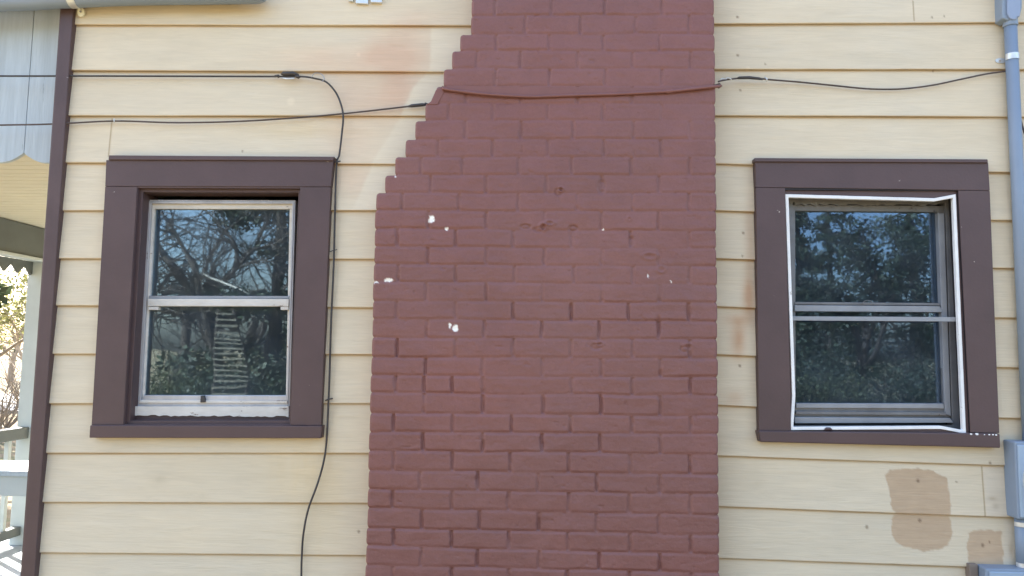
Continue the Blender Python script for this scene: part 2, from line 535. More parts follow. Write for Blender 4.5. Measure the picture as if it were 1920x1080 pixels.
def grid_mesh(name, blocks, mat, parent):
    """blocks: list of (V[ny,nx,3], C[ny,nx,3], facemask[ny-1,nx-1])"""
    Vs, Fs, Cs = [], [], []
    off = 0
    for V, C, M in blocks:
        ny, nx = V.shape[:2]
        idx = np.arange(ny * nx).reshape(ny, nx) + off
        f = np.stack([idx[:-1, :-1], idx[:-1, 1:], idx[1:, 1:], idx[1:, :-1]], -1)
        if M is not None: f = f[M]
        Fs.append(f.reshape(-1, 4)); Vs.append(V.reshape(-1, 3)); Cs.append(C.reshape(-1, 3))
        off += ny * nx
    V = np.concatenate(Vs); F = np.concatenate(Fs); C = np.concatenate(Cs)
    me = bpy.data.meshes.new(name)
    me.vertices.add(len(V)); me.vertices.foreach_set('co', V.astype(np.float32).ravel())
    me.loops.add(F.size); me.loops.foreach_set('vertex_index', F.astype(np.int32).ravel())
    me.polygons.add(len(F)); me.polygons.foreach_set('loop_start', np.arange(0, F.size, 4, dtype=np.int32))
    me.polygons.foreach_set('loop_total', np.full(len(F), 4, dtype=np.int32))
    me.update(calc_edges=True)
    at = me.color_attributes.new('Col', 'FLOAT_COLOR', 'POINT')
    at.data.foreach_set('color', np.concatenate([np.clip(C, 0, 1), np.ones((len(C), 1))], 1).astype(np.float32).ravel())
    me.polygons.foreach_set('use_smooth', np.ones(len(F), dtype=bool))
    me.validate()
    return link(name, me, mat, parent)


blocks = []
for k in range(1, len(lines)):
    zt = lapz(k - 1, xs); zb = lapz(k, xs)
    fine = 4 <= k <= 18
    ts = np.concatenate([[0, .006, .014, .022, .034, .05], np.linspace(.08, .97, 34 if fine else 5), [.985, .994, 1.0]])
    wob = (vnoise(xs * 2.3, xs * 0 + k, 8) - .5) * .004 + (vnoise(xs * 11, xs * 0 + k, 18) - .5) * .0014
    Xg = np.tile(xs, (len(ts), 1))
    Zg = zt[None] + (zb - zt)[None] * ts[:, None]
    prot = .0115 + wob
    Yg = DW - prot[None] * ts[:, None]
    # rounded lower lip
    d = (1 - ts)[:, None] * (zt - zb)[None]
    Yg = Yg + .0035 * np.clip(1 - d / .003, 0, 1) ** 2
    Yg += (fbm(Xg * 9, Zg * 60, 71 + k, 3) - .5) * .0012
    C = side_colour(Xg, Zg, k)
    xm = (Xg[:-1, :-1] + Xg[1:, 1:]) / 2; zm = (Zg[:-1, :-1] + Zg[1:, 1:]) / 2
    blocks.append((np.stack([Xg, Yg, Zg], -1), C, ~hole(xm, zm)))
    # underside of the lap
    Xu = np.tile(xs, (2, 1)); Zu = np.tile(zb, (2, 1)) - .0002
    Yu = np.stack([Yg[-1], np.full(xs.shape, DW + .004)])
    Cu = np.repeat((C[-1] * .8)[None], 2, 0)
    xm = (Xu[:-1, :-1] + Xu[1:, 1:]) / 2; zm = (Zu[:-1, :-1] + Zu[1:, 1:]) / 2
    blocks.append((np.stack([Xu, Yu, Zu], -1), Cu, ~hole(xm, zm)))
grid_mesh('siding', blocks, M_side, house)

ZB = float(lapz(len(lines) - 1, np.array([0.]))[0])
ZT = float(lapz(0, np.array([0.]))[0])
XR = (X0 + X1) / 2 + .2
fd = MB().box(X0 + .01, X1, DW - .004, DW + 7, -.3, ZB - .03)
fd.build('foundation', M_concrete, house)
# gable above the eaves (laps as steps) and far side walls
gb = MB()
za = ZT; k = 0
while za < ZT + 1.9:
    zb_ = za + PITCHZ
    half = (X1 - X0) / 2 * max(0, 1 - (za - ZT) / 2.0)
    cx_ = (X0 + X1) / 2
    xl, xr = cx_ - half, cx_ + half
    if half < .15: break
    gb.add([(xl, DW - .012, za), (xr, DW - .012, za), (xr, DW, zb_), (xl, DW, zb_), (xl, DW + .02, za), (xr, DW + .02, za), (xr, DW + .02, zb_), (xl, DW + .02, zb_)],
           [(0, 1, 2, 3), (5, 4, 7, 6), (0, 4, 5, 1), (3, 2, 6, 7), (0, 3, 7, 4), (1, 5, 6, 2)])
    za = zb_
gb.build('gable_siding', paint('gable_paint', C_SIDE, .06, .62, 5, .2, 60), house)
wl = MB()
wl.box(X0, X0 + .12, DW + .03, DW + 7, ZB - .03, ZT)
wl.box(X1 - .12, X1, DW + .03, DW + 7, ZB - .03, ZT)
wl.box(X0 + .12, X1 - .12, DW + 6.88, DW + 7, ZB - .03, ZT)
wl.build('side_wall', paint('side_wall_paint', C_SIDE, .06, .62, 5, .2, 60), house)
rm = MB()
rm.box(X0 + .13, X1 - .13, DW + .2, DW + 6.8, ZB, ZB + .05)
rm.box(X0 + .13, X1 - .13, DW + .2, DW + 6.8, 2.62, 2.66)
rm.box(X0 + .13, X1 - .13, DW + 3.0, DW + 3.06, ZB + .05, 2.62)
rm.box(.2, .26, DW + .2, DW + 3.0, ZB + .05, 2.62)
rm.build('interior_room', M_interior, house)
rf = MB()
cx_ = (X0 + X1) / 2; hw = (X1 - X0) / 2
for s_ in (-1, 1):
    xe = cx_ + s_ * (hw + .25)
    ze = ZT - .25 * 2 / hw
    rf.add([(xe, DW - .15, ze + .05), (cx_, DW - .15, ZT + 2.05), (cx_, DW + 7.3, ZT + 2.05), (xe, DW + 7.3, ze + .05),
            (xe, DW - .15, ze + .17), (cx_, DW - .15, ZT + 2.2), (cx_, DW + 7.3, ZT + 2.2), (xe, DW + 7.3, ze + .17)],
           [(0, 1, 2, 3), (4, 7, 6, 5), (0, 4, 5, 1), (3, 2, 6, 7), (0, 3, 7, 4), (1, 5, 6, 2)])
rf.build('roof', M_roof, house)

# corner board
cb = MB()
cp = [P(*q, DW - .03) for q in ((112, 15), (133, 18), (117, 300), (104, 573), (75, 1080), (45, 1080), (82, 573), (93, 300))]
xa = P(93, 300, DW - .03).x; xb = P(117, 300, DW - .03).x
def _cb(z0, z1):
    return [Vector((xa, DW - .03, z1)), Vector((xb, DW - .03, z1)), Vector((xb, DW - .03, z0)), Vector((xa, DW - .03, z0))]
cb.prism([Vector((xa, DW - .03, ZT)), Vector((xb, DW - .03, ZT)), Vector((xb + .004, DW - .03, ZB)), Vector((xa + .004, DW - .03, ZB))], DW + .02)
cb.box(xa - .004, xa + .02, DW - .026, DW + .10, ZB, ZT)
o = cb.build('corner_board', M_corner, house, .003)


# ------------------------------------------------------------------ chimney
BEDL = [30, 64, 95, 128, 161, 193, 225, 261, 294, 328, 362, 395, 428, 462, 495, 528, 564, 598, 633, 670, 704, 737, 774, 810, 846, 882, 918, 953, 990, 1024, 1060]
BEDR = [28, 64, 96, 128, 161, 194, 226, 261, 294, 328, 362, 396, 434, 466, 500, 534, 568, 603, 637, 672, 707, 742, 780, 814, 852, 891, 927, 966, 1003, 1040, 1074]
HEADS = {0: [928, 1034, 1133, 1240], 1: [985, 1089, 1192, 1293], 2: [930, 1029, 1131, 1236], 3: [894, 976, 1084, 1186, 1294], 4: [928, 1030, 1135, 1240],
         5: [875, 977, 1082, 1185], 6: [841, 924, 1027, 1131, 1241], 7: [873, 977, 1075, 1188, 1294], 8: [821, 924, 1027, 1133, 1240], 9: [788, 868, 972, 1073, 1183, 1294],
         10: [807, 912, 1025, 1128, 1236], 11: [753, 861, 972, 1082, 1186, 1291], 12: [802, 912, 1020, 1128, 1234], 13: [745, 855, 963, 1072, 1182, 1292],
         14: [802, 912, 1020, 1128, 1236], 15: [747, 855, 965, 1077, 1186, 1294], 16: [800, 912, 1016, 1128, 1236], 17: [744, 854, 962, 1071, 1179, 1291],
         18: [800, 907, 1015, 1123, 1235], 19: [744, 854, 963, 1071, 1186, 1294], 20: [797, 905, 1016, 1127, 1238], 21: [742, 795, 848, 905, 1073, 1185, 1294],
         22: [795, 905, 1018, 1127, 1237], 23: [738, 849, 958, 1069, 1185, 1294], 24: [793, 905, 1016, 1125, 1237], 25: [737, 848, 956, 1066, 1181, 1294],
         26: [788, 896, 1009, 1120, 1237], 27: [737, 848, 954, 1066, 1181, 1294], 28: [790, 898, 1009, 1119, 1236], 29: [738, 846, 954, 1064, 1181, 1296],
         30: [788, 894, 1011, 1124, 1238]}
FADE = [(1150, 378, 150, 12, .9), (1130, 545, 170, 16, .9), (1010, 412, 60, 14, .5), (1200, 470, 120, 20, .75), (1000, 690, 60, 8, .5), (880, 650, 60, 20, .35), (1280, 215, 60, 60, .5), (780, 755, 70, 10, .5)]
# left limit of each course (photo pixels), from the top
LEFT = [884, 883, 862, 847, 831, 817, 797, 778, 760, 741, 722]
for k in range(11, 31): LEFT.append(np.interp(k, [11, 30], [704, 686]))
nC = len(BEDL)
beds = []                      # bottom of course k : (zl, zr) at XLc, XRc
XLc, XRc = P(700, 540, DC).x, P(1340, 540, DC).x
for a, b in zip(BEDL, BEDR):
    beds.append((P(700, a, DC).z, P(1340, b, DC).z))
ch_top = [(beds[0][0] + .0685, beds[0][1] + .0685)]
allbeds = [(beds[0][0] + .0685 * k, beds[0][1] + .0685 * k) for k in range(9, 0, -1)] + beds + [(beds[-1][0] - .0735 * k, beds[-1][1] - .0735 * k) for k in range(1, 8)]
heads = {}
lefts = {}
for k in range(len(allbeds)):
    kk = k - 9                                   # bottom bed index
    # course between allbeds[k-1] (top) and allbeds[k] (bottom)
    zc = (allbeds[max(k - 1, 0)][0] + allbeds[k][0]) / 2
    if 0 <= kk < nC:
        py = (BEDL[kk] + (BEDL[kk - 1] if kk else -4)) / 2
        heads[k] = [P(px, py, DC).x for px in HEADS[kk]]
        lefts[k] = P(LEFT[kk], py, DC).x
    elif kk < 0:
        heads[k] = [P(px, 0, DC).x for px in ([928, 1034, 1133, 1240] if kk % 2 == 0 else [985, 1089, 1192, 1293])]
        lefts[k] = P(884, 0, DC).x
    else:
        heads[k] = [P(px, 1080, DC).x for px in ([788, 894, 1011, 1124, 1238] if kk % 2 == 0 else [737, 846, 954, 1064, 1181, 1296])]
        lefts[k] = P(685, 1080, DC).x
RIGHT = P(1345, 540, DC).x


def bedz(k, X):
    a, b = allbeds[k]
    base = a + (b - a) * (X - XLc) / (XRc - XLc)
    return base + (vnoise(X * 7, X * 0 + k * 1.7, 33) - .5) * .005


fade_w = []
for (px, py, rx, rz, s_) in FADE:
    q = P(px, py, DC); fade_w.append((q.x, q.z, rx / 500, rz / 500, s_))
LUMPS = [(1018, 425, 9, 9, .004), (1030, 418, 12, 6, .003), (1010, 430, 10, 5, -.004), (1048, 360, 8, 8, -.004), (1052, 355, 6, 6, .004), (1075, 428, 9, 6, -.004),
         (985, 425, 10, 5, -.004), (1128, 350, 8, 14, -.003), (1184, 452, 5, 10, -.003), (1118, 650, 10, 6, -.003), (1125, 645, 8, 5, .003), (1283, 655, 9, 6, -.003),
         (1290, 650, 12, 8, .002), (1070, 585, 4, 16, -.004), (1235, 610, 4, 18, -.004), (1180, 410, 5, 5, .002), (1218, 480, 18, 8, .002), (1240, 505, 10, 8, .002)]
CHIPS = [(809, 411, 5.5, 7), (838, 428, 3, 3), (729, 525, 7, 3.6), (706, 530, 4, 2), (853, 615, 5, 6.5), (843, 610, 1.8, 5.5), (1131, 430, 2.2, 2.2), (1216, 518, 1.5, 3.5),
         (1258, 528, 1.6, 2), (741, 331, 2.0, 2.0)]


def chim_height(X, Z, k, XL):
    zt = bedz(k - 1, X); zb = bedz(k, X)
    hs = [XL - .3] + [h for h in heads[k] if h > XL + .03] + [RIGHT + .3]
    hs = np.array(hs) + np.array([0] + [(_tab[(k * 7 + i * 13) & 255, 3] - .5) * .004 for i in range(len(hs) - 2)] + [0])
    hx = X + (vnoise(X * 0 + k * 3, Z * 60, 44) - .5) * .004
    i = np.clip(np.searchsorted(hs, hx) - 1, 0, len(hs) - 2)
    xl = hs[i]; xr = hs[i + 1]
    # local brick box (rounded rectangle distance, positive inside)
    cxx = (xl + xr) / 2; hw_ = (xr - xl) / 2; czz = (zt + zb) / 2; hz_ = (zt - zb) / 2
    r = .006 + .008 * vnoise(i + k * 5.1, i * 0 + 2.0, 6)
    qx = np.abs(hx - cxx) - hw_ + r; qz = np.abs(Z - czz) - hz_ + r
    sdv = -(np.hypot(np.maximum(qx, 0), np.maximum(qz, 0)) + np.minimum(np.maximum(qx, qz), 0) - r)
    sdv = sdv + (fbm(X * 45, Z * 45, 81) - .5) * .0045
    dep = (.0022 + .0056 * sstep(.3, .72, fbm(X * 6, Z * 9, 91))) * (.6 + .4 * sstep(2.3, 1.5, Z))
    hd = sstep(-.004, .004, qx - qz)
    dep = np.maximum(dep * (.52 + .85 * hd), .0019 + .0028 * hd)
    fw = np.zeros(X.shape)
    for (fx, fz, rx, rz, s_) in fade_w:
        fw = np.maximum(fw, .75 * s_ * np.exp(-((X - fx) / rx) ** 4 - ((Z - fz) / rz) ** 4))
    dep = dep * (1 - fw)
    joint = 1 - sstep(.0012, .0098, sdv)
    h = -dep * joint
    tilt = (vnoise(i * 1.0 + k * 9.3, i * 0 + 5.5, 12) - .5)
    h = h + tilt * .0025 * (1 - joint) + (Z - czz) * (vnoise(i * 1.0 + k * 4.3, i * 0 + 1.5, 13) - .5) * .05 * (1 - joint)
    h = h + (fbm(X * 28, Z * 28, 101) - .5) * .0030 + (fbm(X * 14, Z * 22, 107) - .5) * .0026 + (fbm(X * 5, Z * 5, 103) - .5) * .006 + (fbm(X * 9, Z * 40, 109) - .5) * .0022
    # pits
    pn = vnoise(X * 70, Z * 90, 111)
    h = h - .0022 * sstep(.90, .99, pn)
    h = h - .0022 * sstep(.985, .999, vnoise(X * 31 + 5, Z * 44, 117))
    for (px, py, rx, rz, a) in LUMPS:
        q = P(px, py, DC)
        dd = np.hypot((X - q.x) / (rx / 500), (Z - q.z) / (rz / 500))
        h = h + (a * 1.3 * np.exp(-((dd - .75) / .28) ** 2) - abs(a) * .8 * np.exp(-(dd / .45) ** 2)) * (.4 + 1.1 * fbm(X * 60, Z * 60, 161))
    return h, i


blocks = []
dx = .0034
for k in range(1, len(allbeds)):
    XL = lefts[k] + (_tab[k * 3 & 255, 9] - .5) * .003
    XRk = RIGHT + (_tab[k * 5 & 255, 29] - .5) * .004
    fine = 7 <= k <= len(allbeds) - 4
    g0 = np.arange(math.ceil(XL / dx) * dx, XRk, dx if fine else dx * 3)
    g0 = g0[(g0 > XL + .0012) & (g0 < XRk - .0012)]
    gx = np.concatenate([[XL], [XL + .001], g0, [XRk - .001], [XRk]])
    ny = 23 if fine else 8
    t = np.linspace(0, 1, ny)
    # at the exposed stair tops course lines stay level
    zt = bedz(k - 1, gx); zb = bedz(k, gx)
    X = np.tile(gx, (ny, 1)); Z = zt[None] + (zb - zt)[None] * t[:, None]
    h, bi = chim_height(X, Z, k, XL)
    # arris rounding at both ends and on an exposed top edge
    e = np.minimum(X - XL, XRk - X)
    h = h - .007 * np.clip(1 - e / .007, 0, 1) ** 2
    bulge = (np.abs(t - .5) * 2) ** 6
    X = X + np.where(X - XL < .012, .0045 * bulge[:, None], 0) - np.where(XRk - X < .012, .0045 * bulge[:, None], 0)
    if lefts[k - 1] > lefts[k] + .01:
        m = X < lefts[k - 1] + .002
        h = np.where(m, h - .006 * np.clip(1 - (zt[None] - Z) / .006, 0, 1) ** 2, h)
    C = np.ones(X.shape + (3,)) * C_BRICK
    C *= 1 + (fbm(X * 2.5, Z * 2.5, 121)[..., None] - .5) * .20 + (fbm(X * 17, Z * 17, 123)[..., None] - .5) * .12
    C *= 1 + (vnoise(bi + k * 7.7, bi * 0 + 3.3, 14)[..., None] - .5) * .07
    C *= 1 + (fbm(X * 3, Z * 3, 131)[..., None] - .5) * np.array([.05, -.08, -.10])
    cm = np.zeros(X.shape)
    wx = X + (fbm(X * 110, Z * 110, 141) - .5) * .013; wz = Z + (fbm(X * 110, Z * 110, 151) - .5) * .013
    for (px, py, rx, rz) in CHIPS:
        q = P(px, py, DC)
        dd = np.hypot((wx - q.x) / (rx / 500), (wz - q.z) / (rz / 500))
        cm = np.maximum(cm, 1 - sstep(.8, 1.25, dd))
    h = h - cm * .0018
    C = C * (1 - cm[..., None]) + np.array([.88, .86, .80]) * cm[..., None]
    V = np.stack([X, DC - h, Z], -1)
    blocks.append((V, C, None))
    # returns to the wall: left, right, top, bottom
    for sl in (V[:, 0], V[:, -1], V[0], V[-1]):
        b = sl.copy(); b[:, 1] = DW + .01
        s2 = np.stack([sl, b])
        if sl is V[-1] or True:
            blocks.append((s2, np.ones(s2.shape) * C_BRICK, None))
chim = grid_mesh('chimney', blocks, M_brick, house)
chim['label'] = 'broad maroon painted brick chimney with stepped left shoulder and white paint chips'
zc0 = allbeds[-1][0] - .004
M_bfar = paint('brick_paint_far', C_BRICK, .08, .6, 5, .2, 60)
cbm = MB()
cbm.box(lefts[len(allbeds) - 1], RIGHT, DC, DW + .01, -.3, min(allbeds[-1]) - .006)
cbm.build('base', M_bfar, chim)
cbm = MB()
ztp = max(allbeds[0]) + .004
cbm.box(P(884, 0, DC).x, RIGHT, DC, DC + .75, ztp, ZT + 2.7)
cbm.build('shaft', M_bfar, chim)


# ------------------------------------------------------------------ windows
YC = DW - .036          # face of casing
YS = DW + .040          # face of sash


def quad(name, pts, Yf, Yb, mat, parent, bevel=.0015, smooth=False):
    return MB().prism([P(*q, Yf) for q in pts], Yb).build(name, mat, parent, bevel, smooth)


def inset(pl, d):
    c = sum(pl, Vector()) / len(pl)
    sg = lambda v: 1.0 if v > 0 else -1.0
    return [Vector((p.x + d * sg(c.x - p.x), p.y, p.z + d * sg(c.z - p.z))) for p in pl]


def bar_rough(name, x0, x1, ytop, ybot, Yf, Yb, mat, parent, amp=2.0, seed=0, lower=True):
    """strip with a ragged lower edge (hand-brushed paint)"""
    rnd = random.Random(seed)
    n = 40
    top = [(x0 + (x1 - x0) * i / n, ytop + (ybot[2] if len(ybot) > 2 else 0)) for i in range(n + 1)]
    bot = [(x0 + (x1 - x0) * i / n, ybot[0] + (ybot[1] - ybot[0]) * i / n + (rnd.random() - .5) * amp) for i in range(n + 1)]
    m = MB()
    pts = [P(*q, Yf) for q in top] + [P(*q, Yf) for q in reversed(bot)]
    m.prism(pts, Yb)
    return m.build(name, mat, parent)


# ---------- left window
w1 = empty('window', P(400, 823, DW)); w1.parent = house
w1.location = P(400, 823, DW) - house.location
w1['label'] = 'left window, brown casing with worn white sash and peeling sill'


def cpart(name, mb, mat, win, **k):
    return mb.build(name, mat, win, **k)


def woff(win):
    return win


cas = MB()
cas.prism([P(*q, YC) for q in ((199, 300), (625, 301), (620, 350), (197, 349))], DW - .002)
cas.prism([P(*q, YC + .0008) for q in ((197, 349.7), (257, 350.2), (231, 797), (171.5, 797))], DW - .002)
cas.prism([P(*q, YC + .0008) for q in ((563, 350.7), (620, 350.7), (601.5, 798), (544.5, 797))], DW - .002)
cas.build('casing', M_brown_worn, w1, .0012)
quad('drip_cap', ((204, 291), (627, 293.5), (624, 301), (203, 299.5)), YC - .008, DW + .0, M_brown, w1, .002)
quad('sill_board', ((168.5, 797.5), (603.5, 798.6), (601.5, 822), (167, 821)), YC - .012, DW - .002, M_brown, w1, .003)
op = [P(*q, YC) for q in ((257.5, 352), (562.5, 353), (544.5, 796), (231.5, 796))]
out = inset(op, -.03)
for p in op + out: p.y = YC + .004
j = MB().ring(out, op, YS + .09)
j.build('jamb', M_brown, w1, .001)
st = inset(op, .0125)
for p in st: p.y = YC + .022
so = inset(op, -.004)
for p in so: p.y = YC + .022
MB().ring(so, st, YS + .03).build('window_stop', M_brown, w1, .0015)
# sash rings
def ringpx(name, outer, inner, Yf, Yb, mat, win, bevel=.001):
    return MB().ring([P(*q, Yf) for q in outer], [P(*q, Yf) for q in inner], Yb).build(name, mat, win, bevel)


ringpx('storm_frame', ((268, 374.5), (554, 375.5), (542.5, 790), (240, 790)), ((281, 378), (550.5, 379), (538.5, 762), (260, 763)), YS, YS + .03, M_alu, w1)
ringpx('sash_frame', ((278, 376), (552, 377), (541, 766), (256, 766)), ((290, 391.5), (543, 392), (536, 741), (271, 741)), YS + .008, YS + .035, M_white_worn, w1)
ringpx('inner_track', ((277.5, 377.5), (551, 378.5), (539.5, 764), (258, 764)), ((283.5, 381.5), (548, 382), (537.5, 750), (264, 750)), YS - .004, YS + .03, M_alu, w1)
quad('meeting_rail', ((277, 560), (541.5, 560.5), (541, 574.5), (276.5, 574)), YS - .008, YS + .03, M_white_worn, w1, .002)
quad('rail_lip', ((279, 554.5), (542, 555), (541.5, 560), (278.5, 560)), YS + .002, YS + .03, M_alu_mid, w1, .001)
quad('latch_tab', ((278, 575), (297, 575), (297, 581), (278, 581)), YS - .006, YS + .02, M_white_worn, w1, .001)
quad('latch_tab', ((526, 575), (541, 575), (541, 581), (526, 581)), YS - .006, YS + .02, M_white_worn, w1, .001)
quad('bottom_rail', ((270, 741), (538, 742), (538.5, 757), (262, 756)), YS - .004, YS + .03, M_alu, w1, .002)
quad('rail_lip', ((262, 750), (538, 751), (538.5, 756), (260, 755.5)), YS - .010, YS + .02, M_white_worn, w1, .0015)
quad('sash_latch', ((376, 742), (382, 742), (385, 754), (375, 755)), YS - .018, YS, M_cable, w1, .002)
bar_rough('sill', 247, 541, 762, (779, 781), YS - .020, YS + .02, M_white_worn, w1, 3.0, 3)
quad('lower_sill', ((236, 776), (543, 778), (544.5, 797), (231.5, 797)), YS - .012, YS + .02, M_brown_worn, w1, .002)
quad('upper_pane', ((284, 386), (548, 386), (542, 566), (278, 566)), YS + .020, YS + .023, M_glass, w1, 0)
quad('lower_pane', ((276, 568), (543, 568), (538, 746), (266, 746)), YS + .014, YS + .017, M_glass, w1, 0)

# ---------- right window
w2 = empty('window', (0, 0, 0)); w2.parent = house
w2.location = P(1650, 835, DW) - house.location
w2['label'] = 'right window, brown casing with thin white bead around dark grey sash'
cas = MB()
cas.prism([P(*q, YC) for q in ((1416, 303), (1853, 305), (1856, 357), (1417.5, 351))], DW - .002)
cas.prism([P(*q, YC + .0008) for q in ((1417.5, 351.6), (1472, 352.5), (1483.5, 808.5), (1423, 807.5))], DW - .002)
cas.prism([P(*q, YC + .0008) for q in ((1797, 357), (1856, 357.6), (1874, 812), (1820, 811))], DW - .002)
cas.build('casing', M_brown_worn, w2, .0012)
quad('drip_cap', ((1415, 296), (1852, 298.5), (1853, 305), (1415, 303)), YC - .008, DW, M_brown, w2, .002)
quad('sill_board', ((1422, 808), (1875, 813), (1876.5, 840), (1426, 829)), YC - .012, DW - .002, M_brown_worn, w2, .004)
op = [P(*q, YC) for q in ((1472.5, 356), (1797, 357.5), (1820, 812), (1483.5, 807))]
out = inset(op, -.03)
for p in op + out: p.y = YC + .004
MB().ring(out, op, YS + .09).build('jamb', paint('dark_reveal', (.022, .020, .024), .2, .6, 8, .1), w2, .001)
BEADP = [(1475.5, 367), (1752, 374.5), (1789.5, 367.5), (1808.5, 810), (1764, 801.5), (1484.5, 803.5), (1488.5, 741)]
YBD = YC + .012
# brown stop behind the bead: inner edge follows it
innr = [P(*q, YBD) for q in BEADP]
outr = [P(*q, YBD) for q in ((1468, 352), (1752, 353), (1802, 353), (1824, 816), (1764, 814), (1478, 812), (1480, 741))]
MB().ring(outr, innr, YBD + .012).build('window_stop', M_brown, w2, .001)
# the white bead itself, mitred
def strip_ring(pts, wpx, Yf, Yb):
    n = len(pts); A = []; B = []
    for i in range(n):
        p = Vector(pts[i]); a = (p - Vector(pts[i - 1])).normalized(); b = (Vector(pts[(i + 1) % n]) - p).normalized()
        na = Vector((-a.y, a.x)); nb = Vector((-b.y, b.x))
        m_ = (na + nb).normalized(); m_ = m_ / max(.5, m_.dot(na))
        A.append(P(*(p + m_ * wpx / 2), Yf)); B.append(P(*(p - m_ * wpx / 2), Yf))
    return MB().ring(B, A, Yb)


def wob_poly(pts, step=14, amp=.1, seed=4):
    rnd = random.Random(seed); out_ = []
    for i, p in enumerate(pts):
        q = pts[(i + 1) % len(pts)]
        L_ = math.hypot(q[0] - p[0], q[1] - p[1]); n = max(1, int(L_ / step))
        out_.append(p)
        for k in range(1, n):
            out_.append((p[0] + (q[0] - p[0]) * k / n + rnd.uniform(-amp, amp), p[1] + (q[1] - p[1]) * k / n + rnd.uniform(-amp, amp)))
    return out_


strip_ring(wob_poly(BEADP), 6.0, YBD - .006, YBD + .010).build('glazing_bead', M_bead, w2, .0015)
MB().tube([P(1546, 806, YBD - .007), P(1550, 804, YBD - .009), P(1556, 804, YBD - .009), P(1560, 806.5, YBD - .007)], [.003, .006, .006, .003], 8).build('paint_drip', M_brown, w2, smooth=True)
# reveals are nearly black inside the opening
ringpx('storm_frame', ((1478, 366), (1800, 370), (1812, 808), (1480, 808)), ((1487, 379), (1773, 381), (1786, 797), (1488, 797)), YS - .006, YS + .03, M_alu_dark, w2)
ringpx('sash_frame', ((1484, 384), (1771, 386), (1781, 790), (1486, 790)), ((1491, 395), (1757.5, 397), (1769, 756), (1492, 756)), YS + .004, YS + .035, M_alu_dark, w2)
quad('side_track', ((1759, 400), (1770, 400), (1783, 780), (1772, 776)), YS - .004, YS + .02, M_alu_mid, w2, .001)
quad('meeting_rail', ((1490, 572), (1762, 574), (1768, 585.5), (1489.5, 583.5)), YS - .006, YS + .03, M_alu_mid, w2, .0015)
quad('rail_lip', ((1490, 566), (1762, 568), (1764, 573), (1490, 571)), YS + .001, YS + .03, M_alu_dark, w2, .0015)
quad('cross_bar', ((1484, 593), (1800, 594.5), (1800.5, 603), (1485, 601)), YC + .026, YC + .034, M_alu_mid, w2, .001)
quad('bottom_rail', ((1493, 756), (1769, 757), (1771, 766), (1493, 765)), YS - .004, YS + .03, M_alu_mid, w2, .0015)
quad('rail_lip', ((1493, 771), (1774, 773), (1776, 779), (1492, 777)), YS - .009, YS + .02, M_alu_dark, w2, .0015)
quad('sill', ((1490, 782), (1782, 784), (1788, 793), (1490, 794)), YS - .016, YS + .02, M_alu_mid, w2, .002)
bar_rough('paint_lip', 1490, 1762, 378, (384, 384), YS - .008, YS + .01, M_alu_dark, w2, 5.0, 9)
quad('upper_pane', ((1486, 390), (1764, 391), (1770, 580), (1487, 578)), YS + .020, YS + .023, M_glass_dark, w2, 0)
quad('lower_pane', ((1487, 582), (1770, 584), (1774, 762), (1488, 762)), YS + .016, YS + .019, M_glass_dark, w2, 0)
ringm = MB().tube([P(1627 + 11 * math.cos(a / 12 * math.pi * 2), 572 - 9 * math.sin(a / 12 * math.pi * 2), YS - .008) for a in range(0, 7)], .0016, 6)
ringm.build('pull_ring', M_alu_dark, w2, smooth=True)
chp = MB()
for (x, y, r) in ((1821, 814, 2.2), (1832, 814, 3.0), (1846, 815, 1.3), (1855, 815, 1.8), (1862, 815, 1.8), (1868, 815.5, 2.0)):
    q = P(x, y, YC - .0123)
    chp.prism([q + Vector((math.cos(a) * r / 480, 0, math.sin(a) * r / 700)) for a in np.linspace(0, 2 * math.pi, 7)[:-1]], q.y + .004)
chp.build('bare_spots', M_bead, w2)

# ------------------------------------------------------------------ cables
def cable(name, pts, r, mat, label, cat='cable', sub=8, group=None):
    p3 = [P(q[0], q[1], q[2] if len(q) > 2 else DW - .02) for q in pts]
    o = MB().tube(spline(p3, sub), r, 8).build(name, mat, None, smooth=True)
    return tag(o, label, cat, group)


YW = DW - .021
c1 = cable('wall_cable', [(-700, 139, YW - .05), (-300, 141, YW - .03), (0, 142.5, YW), (130, 142.5, YW), (330, 143, YW), (520, 143.5, YW), (565, 143.5, YW - .004), (590, 147, YW - .006), (612, 154, YW - .006),
                          (630, 174, YW - .006), (640, 198, YW - .006), (643.5, 220, YW - .006), (641, 250, YW - .004), (636, 290, YW), (631, 310, YW), (628, 400, YW), (625.5, 500, YW), (621, 600, YW),
                          (618, 700, YW), (616, 750, YW), (613, 815, YW), (608, 860, YW), (596, 905, YW - .004), (578, 955, YW - .006), (569, 1000, YW - .004), (566, 1040, YW), (565, 1100, YW), (566, 1300, YW), (566, 1700, YW)],
           .0038, M_cable, 'black cable from the left edge that loops down along the left window')
MB().tube(spline([P(*q, YW - .012) for q in ((584, 145), (590, 137.5), (602, 138.5), (608, 147), (604, 153))], 6), .0018, 6).build('tie_loop', M_metal, c1, smooth=True)
cl = MB()
cl.tube([P(515, 142, YW), P(522, 143, YW - .003), P(525, 143, YW - .003)], [.003, .007, .003], 8)
cl.tube([P(527, 139, YW - .003), P(532, 138, YW - .006), P(550, 138, YW - .006), P(560, 141, YW - .003)], [.003, .0085, .0085, .005], 8)
cl.tube([P(553, 143, YW - .006), P(560, 144, YW - .006), P(563, 144, YW)], [.004, .008, .004], 8)
cl.build('splice_clamp', M_cable, c1, smooth=True)
cl = MB().tube([P(526, 146, YW - .005), P(540, 148, YW - .009), P(552, 147, YW - .009)], [.002, .0045, .003], 6)
cl.build('clamp_bolt', M_galv, c1, smooth=True)
